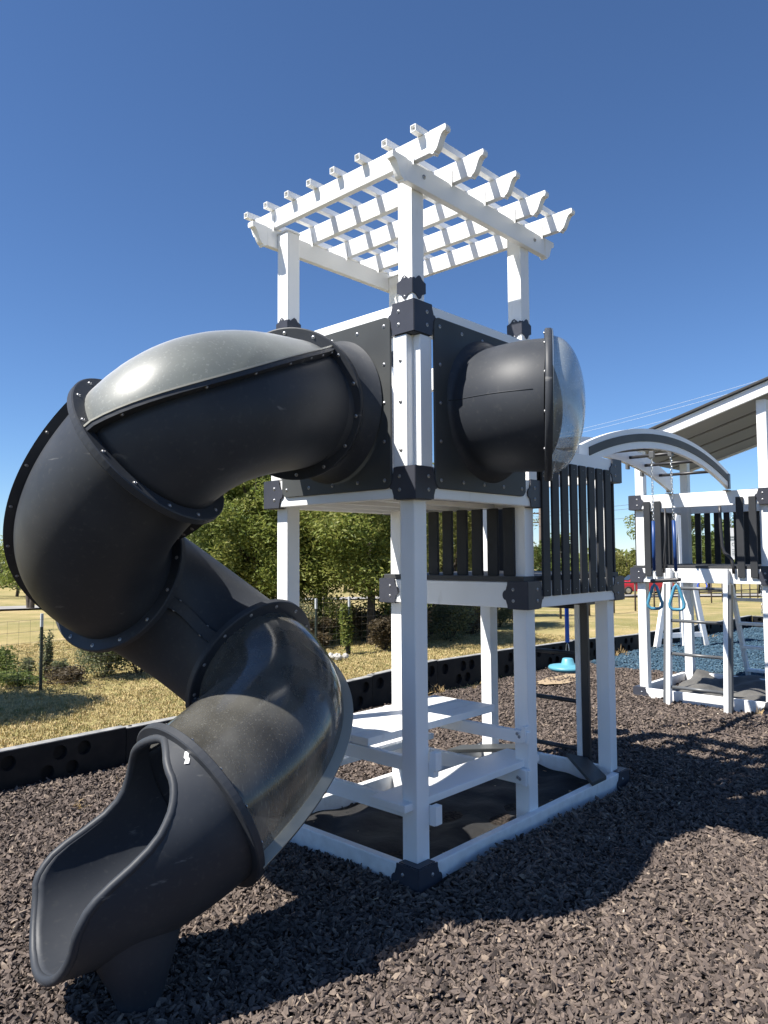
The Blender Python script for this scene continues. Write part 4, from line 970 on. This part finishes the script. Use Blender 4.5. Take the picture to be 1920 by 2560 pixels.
def tree(name, base, H, cr, trunk_r, label, leaf, n, size, seed, crown_lo=.25, group=None, lean=(0, 0), nclump=26, cat='tree', multi=1, skirt=0):
    rng = np.random.default_rng(seed); base = Vector(base); root = empty(name, base); tag(root, label, cat, group)
    bm = bmesh.new(); tips = []
    for k in range(multi):
        a = 6.28 * k / multi + seed; off = Vector((math.cos(a), math.sin(a), 0)) * (.10 * (multi > 1))
        spr = Vector((math.cos(a), math.sin(a), 0)) * cr * .25 * (multi > 1)
        p = [off + Vector((0, 0, -.2)), off + Vector((rng.normal() * .04 * H / 4, rng.normal() * .04 * H / 4, H * .2)) + spr * .3, off + Vector((lean[0] * .5, lean[1] * .5, H * .45)) + spr * .7, Vector((lean[0], lean[1], H * .8)) + spr]
        add_tube(bm, p, [trunk_r * 1.25, trunk_r, trunk_r * .7, trunk_r * .2], 8, False)
        for q in range(5):
            b = rng.uniform(0, 6.28); z = H * rng.uniform(.25, .6); st_ = Vector((lean[0] * z / H * .8, lean[1] * z / H * .8, z)) + spr * .6; en = st_ + Vector((math.cos(b) * cr * .7, math.sin(b) * cr * .7, H * rng.uniform(.08, .28)))
            add_tube(bm, [st_, (st_ + en) / 2 + Vector((0, 0, H * .05)), en], [trunk_r * .45, trunk_r * .3, trunk_r * .1], 6, False); tips.append(en)
    bm_obj('trunk', bm, 'bark', root, True)
    cl_ = []
    zc = H * (1 + crown_lo) / 2; rz = H * (1 - crown_lo) / 2
    for k in range(nclump):
        d = rng.normal(size=3); d /= np.linalg.norm(d); r_ = rng.uniform(.35, .88)
        c = np.array([lean[0] * .8 + d[0] * cr * r_, lean[1] * .8 + d[1] * cr * r_, zc + d[2] * rz * r_]); s_ = cr * rng.uniform(.22, .42)
        cl_.append((c, (s_, s_, s_ * rng.uniform(.55, .9)), s_ ** 2))
    for k in range(skirt):
        a = rng.uniform(0, 6.28); r_ = rng.uniform(.25, .95) * cr; s_ = cr * rng.uniform(.16, .28)
        cl_.append((np.array([lean[0] * .4 + math.cos(a) * r_, lean[1] * .4 + math.sin(a) * r_, H * rng.uniform(.20, .40)]), (s_, s_, s_ * 1.2), s_ ** 2 * 1.3))
    link('crown', leaf_cloud('crown', cl_, n, size, LF[leaf], rng), root); return root
def shrub(name, base, H, w, label, leaf, n, size, seed, cat='shrub', group=None):
    rng = np.random.default_rng(seed); root = empty(name, base); tag(root, label, cat, group); bm = bmesh.new(); cl_ = []
    for k in range(9):
        a = rng.uniform(0, 6.28); e = Vector((math.cos(a) * w * rng.uniform(.2, .8), math.sin(a) * w * rng.uniform(.2, .8), H * rng.uniform(.5, .95)))
        add_tube(bm, [Vector((0, 0, -.1)), e * .5 + Vector((0, 0, .05)), e], [.012, .008, .003], 4, False)
        cl_.append((np.array(e) * .85, (w * .35, w * .35, H * .26), 1))
    cl_.append((np.array([0, 0, H * .3]), (w * .7, w * .7, H * .3), 3))
    bm_obj('stem', bm, 'bark', root); link('foliage', leaf_cloud('foliage', cl_, n, size, LF[leaf], rng, .0), root); return root

# trees close behind the wire fence
tree('pecan_tree', at_px(600, 17.5), 5.2, 2.3, .10, 'dense dark green tree behind the spiral slide, left of the tall white post', 'dark', 46000, 0.093, 3, .0, nclump=52, skirt=18, group='trees behind the wire fence')
tree('pecan_tree', at_px(500, 19.5), 3.6, 1.5, .08, 'small rounded tree glimpsed between slide tubes at left of the dark tree', 'olive', 13799, 0.087, 31, .1, nclump=24, group='trees behind the wire fence')
tree('pecan_tree', at_px(640, 16.5), 5.6, 1.7, .08, 'tall olive leaved tree just under the upper slide tube', 'olive', 32199, 0.099, 32, .2, nclump=44, skirt=12, group='trees behind the wire fence')
tree('pecan_tree', at_px(925, 15.8), 5.0, 1.9, .085, 'olive tree with dark straight trunk seen between the white tower posts', 'olive', 41400, 0.093, 5, .12, nclump=56, skirt=16, group='trees behind the wire fence')
tree('pecan_tree', at_px(800, 19.0), 5.0, 2.1, .055, 'slim tree with thin trunk left of the dark trunk, behind the wire fence', 'olive', 36800, 0.099, 6, .12, nclump=52, skirt=18, group='trees behind the wire fence')
tree('pecan_tree', at_px(1110, 19.0), 4.4, 1.7, .05, 'thin stemmed tree with low leaves right of the front post', 'yellow', 17000, 0.093, 7, .06, multi=3, nclump=40, group='trees behind the wire fence')
tree('pecan_tree', at_px(1225, 24.0), 4.4, 1.5, .05, 'dusty green small tree framed between the back posts under the lower deck', 'yellow', 12000, 0.093, 8, .05, multi=2, nclump=36, group='trees behind the wire fence')
tree('pecan_tree', at_px(1010, 24.0), 4.6, 2.4, .07, 'broad tree farther back behind the front white post', 'olive', 20700, 0.112, 81, .15, nclump=30, group='trees behind the wire fence')
tree('pecan_tree', Vector((-2.4, 8.6, 0)), 5.0, 1.7, .09, 'tree beyond the left edge whose shade dapples the dry grass', 'olive', 13799, 0.112, 9, .35, nclump=26, group='trees behind the wire fence')
tree('pecan_tree', Vector((-4.6, 9.6, 0)), 5.5, 1.8, .09, 'second tree beyond the left edge shading the grass border', 'olive', 11500, 0.112, 91, .35, nclump=22, group='trees behind the wire fence')
# shrubs along the fence foot
for i, (px, s, H, w, lf, lab, n) in enumerate((
    (262, 11.7, 1.0, .60, 'grey', 'bushy grey green shrub at the foot of the wire fence left of the slide', 8000), (350, 12.0, .8, .62, 'dry', 'low brownish shrub beside the grey green bush under the slide', 2200),
    (120, 11.5, .75, .16, 'grey', 'narrow leafy weed growing against the steel fence post at left', 900), (78, 11.6, .35, .18, 'grey', 'small weed left of the steel fence post', 500),
    (160, 11.4, .36, .18, 'grey', 'small weed right of the steel fence post', 500), (60, 11.0, .22, .55, 'dark', 'low dark scrub added for the ground shadow in front of the left weeds', 1600), (165, 11.1, .25, .5, 'dry', 'low dry scrub added for the ground shadow between the steel post and the bushy shrub', 1600), (10, 11.5, .5, .5, 'dark', 'low dark scrub at the left picture edge by the fence', 1800),  # low scrub before the weeds and beside the post stands in for fence-foot shadow
    (866, 14.2, .95, .18, 'olive', 'slender climbing weed on the fence post between the tower posts', 900), (960, 14.8, .7, .5, 'dry', 'dry brown scrub at the foot of the dark trunk', 2400),
    (1020, 15.2, .8, .6, 'dry', 'tangled dry scrub behind the front white post', 2600), (1120, 16.2, .9, .7, 'grey', 'dusty scrub under the thin stemmed tree', 2600), (1180, 17.5, .8, .6, 'dry', 'dry brush left of the back white post', 2200), (1290, 20, 1.2, .6, 'grey', 'dusty green bush right of the back white post', 2400), (780, 15.0, .4, .5, 'dry', 'low dry brush at the foot of the left fence post pair', 1400))):
    b = at_px(px, s); b.z = -.02; shrub('shrub', b, H, w, lab, lf, n, .055 if s < 13 else .075, 100 + i, 'shrub', 'shrubs along the fence foot')
for i, (px, s_, H, w, lf, lab) in enumerate(((560, 16.4, 2.2, .8, 'dark', 'dark leafy thicket under the dense tree beside the slide'), (690, 16.8, 1.9, .8, 'olive', 'leafy thicket just left of the tall left post'), (1015, 17.5, 2.0, .8, 'olive', 'green thicket behind the front white post'))):
    b = at_px(px, s_); b.z = -.02; shrub('thicket', b, H, w, lab, lf, 9000 if px < 800 else 3600, .085, 500 + i, 'thicket', 'thickets under the trees')
rs_ = random.Random(12)
brush = [('grey', 'grey green brush'), ('dry', 'dry brown brush'), ('olive', 'olive brush'), ('dry', 'tangle of dry stems')]
spots = ['just left of the left tower post', 'under the slim tree', 'beside the climbing weed', 'at the foot of the dark trunk', 'left of the front white post', 'behind the front white post', 'right of the front white post', 'below the lower deck beam at left', 'below the lower deck beam at middle', 'left of the back white post', 'behind the back white post', 'right of the back white post', 'beside the dusty green bush', 'near the deck ladder']
for i, sp_ in enumerate(spots):
    px = 740 + 42 * i; s_ = 15.2 + .32 * i + rs_.uniform(-.3, .5); b = at_px(px, s_); b.z = -.02; lf, nm = brush[i % 4]
    shrub('brush', b, rs_.uniform(.6, 1.15), rs_.uniform(.45, .75), nm + ' along the wire fence ' + sp_, lf, 2600, .06, 400 + i, 'brush', 'brush along the wire fence')
# distant trees: spread behind the road so the horizon is closed
far_specs = [(-20, 62, 5.4, 4.4, 'olive', 'far olive tree at the left picture edge across the road'), (45, 70, 5.0, 4.0, 'grey', 'far greyish tree left of the slide across the road'), (130, 74, 5.2, 4.6, 'olive', 'far tree half hidden by the black slide at left'),
    (260, 80, 6.0, 5.0, 'dark', 'far dark tree hidden mostly by the slide bend'), (420, 82, 6, 5, 'olive', 'far tree seen past the straight slide tube'), (560, 85, 6, 5.4, 'grey', 'far grey tree behind the dense dark tree'), (720, 84, 6.0, 5.0, 'olive', 'far olive tree behind the left tower post'), (860, 86, 6, 5.2, 'grey', 'far grey tree behind the trunk between the posts'), (1000, 88, 6, 5, 'olive', 'far olive tree behind the front post'), (1130, 84, 6.2, 5, 'grey', 'far grey tree behind the lower deck pickets at left'), (1250, 80, 6.0, 4.6, 'olive', 'far olive tree behind the lower deck floor'),
    (1352, 74, 6.6, 3.2, 'dark', 'far dark tree at the foot of the wooden utility pole'), (1400, 72, 6.0, 2.2, 'dark', 'far dark tree behind the first white deck pickets gap'), (1455, 86, 4.0, 3.6, 'olive', 'low far olive trees seen through the pickets'), (1520, 84, 4.4, 3.4, 'yellow', 'yellowish far bush right behind the last picket'), (1565, 78, 5.0, 3.0, 'yellow', 'yellow green far bush above the red car'), (1640, 74, 10.2, 3.3, 'olive', 'tall far tree behind the left post of the second tower'),
    (1715, 70, 9.6, 2.6, 'dark', 'tall dark far tree peeking over the second tower rail'), (1768, 62, 6.9, 3.2, 'dark', 'dark hedge tree behind the far ladder'), (1830, 60, 6.9, 3.0, 'dark', 'dark hedge tree behind the hanging sign'), (1895, 60, 6.9, 3.2, 'dark', 'dark hedge tree at right edge behind the far tower'), (1970, 62, 6.9, 3.4, 'dark', 'dark hedge tree just past the right edge')]
for i, (px, s, H, cr, lf, lab) in enumerate(far_specs):
    b = at_px(px, s); tree('far_tree', b, H, cr, .12, lab, lf, 5200 if lf == 'dark' else 3800, .34, 200 + i, .04 if H < 9 else .2, 'trees across the road', nclump=18)
for i, (px, s, H) in enumerate(((80, 33.5, 2.7),)):
    tree('young_tree', at_px(px, s), H + 1.2, 1.3, .10, 'young forked tree standing in the dry field before the pale road', 'grey', 2500, .16, 300 + i, .45, multi=2)
tree('young_tree', at_px(812, 25), 4.0, 1.5, .07, 'slim young tree in the field behind the left fence post', 'olive', 4000, .16, 302, .38)
# far wood that reads as one mass
rng = np.random.default_rng(5); cl_ = []
for k in range(150):
    s = rng.uniform(105, 150); l = rng.uniform(-.75, .75) * s; p = at_sl(s, l); cl_.append((np.array(p) + [0, 0, rng.uniform(1.0, 3.2)], (4.5, 4.5, 3.2), 1))
o = link('far_wood', leaf_cloud('far_wood', cl_, 26000, 1.0, LF['olive'], rng, .1, .6)); tag(o, kind='stuff')
# pale rocks by the fence
rk = empty('rock_pile', (6.07, 7.1, 0)); tag(rk, 'small pile of pale rocks on the grass in front of the wire fence', 'rock pile')
for k in range(16):
    bm = bmesh.new(); bmesh.ops.create_icosphere(bm, subdivisions=1, radius=random.uniform(.03, .07))
    for v in bm.verts: v.co *= random.uniform(.7, 1.2)
    o = bm_obj('rock', bm, 'rock', rk); a = random.uniform(0, 6.28); q = random.random() ** .5; o.location = (math.cos(a) * .21 * q, math.sin(a) * .14 * q, .02 + .08 * (1 - q) * random.random()); o.rotation_euler = (random.random() * 3, random.random() * 3, 0)
# dry grass tufts at the border foot and near the far ladder
straw_m = mat('straw', (.42, .30, .15), .8, .2)
straws = tuft_meshes('straw_tuft', straw_m, 5, 14, .05, .16, .03)
sf = []
for x, y, d, s_ in ((4.4, 3.5, 60, .35), (5.2, 3.4, 40, .4), (-.2, 3.0, 14, .5), (.3, 2.4, 10, .5), (-.9, 2.6, 12, .4), (9.6, 3.3, 60, .4), (10.4, 3.2, 60, .4), (11.2, 3.1, 60, .4), (13.3, 3.1, 60, .4), (12.6, 2.9, 40, .4), (5.9, .25, 40, .25), (5.98, -.02, 60, .2), (1.8, -1.6, 4, .6), (3.3, 1.9, 5, .8)):
    sf.append(([(x, y, 0.0), (x + s_, y, 0.0), (x + s_, y + s_ * .5, 0.0), (x, y + s_ * .5, 0.0)], d))
scatter('straw', sf, straws, .3, .75, .7, 51)
fl_m = mat('pale_fleck', (.42, .36, .27), .8); chip_colour(fl_m, [(.30, .20, .11), (.46, .38, .26), (.55, .50, .42), (.35, .24, .14)])
flecks = chip_meshes('fleck', fl_m, 5, (.02, .05), (.006, .016), (.002, .005))
scatter('litter', faces_in(-6, 8.4, -6, 3.5, .3, lambda x, y: y < 3.5 and tower_free(x, y), lambda x, y: 5, bed_h), flecks, .6, 1.3, .6, 71, .014)
scatter('cloth_litter', [([(.1, .1, .05), (2.4, .1, .05), (2.4, 1.25, .05), (.1, 1.25, .05)], 10)], flecks, .6, 1.0, .3, 73, .0)
# sandy bare patch under the disc swing
bm = bmesh.new(); bmesh.ops.create_circle(bm, cap_ends=True, segments=24, radius=.5)
for v in bm.verts: v.co = Vector((6.55 + v.co.x * 1.1 * random.uniform(.85, 1.1), 2.85 + v.co.y * .45 * random.uniform(.85, 1.1), .03))
sand = mat('bare_sand', (.36, .27, .17), .95); add_bump(sand, 40, .6, .02)
tag(bm_obj('bare_patch', bm, sand), kind='structure')
# brown leaf by the border
bm = bmesh.new()
vs = [bm.verts.new(p) for p in ((0, 0, 0), (.04, .03, .02), (.10, .03, .03), (.14, 0, .01), (.10, -.03, .03), (.04, -.03, .015))]; bm.faces.new(vs)
lf_ = bm_obj('dead_leaf', bm, 'rust_leaf'); lf_.location = (.15, 3.40, .03); lf_.rotation_euler = (.2, -.3, .5); tag(lf_, 'curled brown dead leaf lying on mulch against the black border', 'leaf')

# =================================================================== POLE, WIRES, CAR
pole = empty('utility_pole', at_px(1350, 98)); tag(pole, 'wooden utility pole with crossarm and transformer seen beside the lower deck', 'utility pole')
pb = Vector(pole.location)
tube('shaft', [(0, 0, -.5), (0, 0, 10.6)], [.22, .15], 'wood', pole, 10)
for z in (9.9, 8.7): beam('crossarm', tuple(Vector((-.68, .73, 0)) * 2.0 + Vector((0, 0, z))), tuple(Vector((.68, -.73, 0)) * .9 + Vector((0, 0, z))), .14, .16, 'wood', pole)
tube('transformer', [Vector((.3, -.2, 8.9)), Vector((.3, -.2, 9.8))], .28, 'greymetal', pole, 12)
def wires(name, a, b, offs, r, m, label):
    root = empty(name, a); tag(root, label, 'power line')
    for o_ in offs:
        p = Vector(a); q = Vector(b); o_ = Vector(o_)
        pts = [p + (q - p) * t + o_ + Vector((0, 0, -4 * .012 * (q - p).length * t * (1 - t))) - p for t in np.linspace(0, 1, 20)]
        tube('wire', pts, r, m, root, 4)
A_ = pb + Vector((0, 0, 10.0))
def ray_pt(px, py, s):
    d = FW + RT * (px - 960) / 1857.2 - UP * (py - 1280) / 1857.2; return CAM_P + d * (s / (d.x * .7308 + d.y * .6826))
wires('power_line', ray_pt(1340, 1282, 98), ray_pt(1990, 1205, 80), ((0, 0, 0), (0, 0, -.5), (0, 0, -1.6)), .024, 'wirehi', 'three dark power lines running low across the sky right of the pickets')
wires('power_line', ray_pt(1180, 1138, 85), ray_pt(1990, 935, 52), ((0, 0, 0), (0, 0, .34), (0, 0, -.75)), .009, 'wirelit', 'thin pale power lines crossing the sky above the white arch')

car = empty('parked_car', at_px(1600, 60.5)); tag(car, 'red car parked beyond the road, seen past the far tower post', 'car')
car.rotation_euler = (0, 0, math.atan2(-.68, .73) + math.pi)           # nose towards picture left
def car_body():
    prof = [(-2.3, .35), (-2.32, .75), (-2.2, .98), (-1.55, 1.04), (-1.05, 1.48), (-.6, 1.58), (.7, 1.55), (1.35, 1.08), (2.15, .92), (2.32, .72), (2.3, .35), (1.85, .30), (1.75, .55), (1.5, .68), (1.22, .6), (1.08, .3), (-1.08, .3), (-1.2, .6), (-1.48, .68), (-1.75, .55), (-1.85, .3)]
    bm = bmesh.new(); L = [[bm.verts.new((x, y * (1 if z < 1.05 else .84), z)) for x, z in prof] for y in (-.9, -.8, .8, .9)]
    for j in (0, 3):
        for v in L[j]: v.co.z = .32 + (v.co.z - .32) * .985
    for A, B in zip(L, L[1:]):
        for k in range(len(prof)): n = (k + 1) % len(prof); bm.faces.new((A[k], A[n], B[n], B[k]))
    bm.faces.new(L[0][::-1]); bm.faces.new(L[-1]); return bm_obj('body', bm, 'red', car)
car_body()
for y in (-.775, .775):
    s_ = 1 if y > 0 else -1
    prism('side_window', [Vector((x, y * .985, z)) for x, z in ((-1.35, 1.1), (-.98, 1.42), (-.6, 1.5), (.6, 1.47), (1.1, 1.12))], (0, s_ * .06, 0), 'glass', car)
    for x in (-1.47, 1.47):
        w_ = empty('wheel', (x, y * 1.08, .33), car)
        bm = bmesh.new(); lathe(bm, (0, 0, 0), (0, 1, 0), [(-.1, .2), (-.11, .3), (-.08, .34), (.08, .34), (.11, .3), (.1, .2)], 20); bm_obj('tyre', bm, 'tyre', w_, True)
        bm = bmesh.new(); lathe(bm, (0, 0, 0), (0, 1, 0), [(-.09, .001), (-.09, .2), (.09, .2), (.09, .001)], 16); bm_obj('rim', bm, 'chrome', w_)
    box('mirror', (.78, y * 1.18 - .08, 1.02), (.95, y * 1.18 + .08, 1.15), 'red', car, .02)
prism('windscreen', [Vector((1.30, -.62, 1.12)), Vector((1.30, .62, 1.12)), Vector((.78, .6, 1.52)), Vector((.78, -.6, 1.52))], (.05, 0, .03), 'glass', car)
for y in (-.65, .65): box('headlight', (2.2, y - .16, .74), (2.325, y + .16, .88), 'chrome', car, .02)

# =================================================================== SKY dome is the world; nothing else
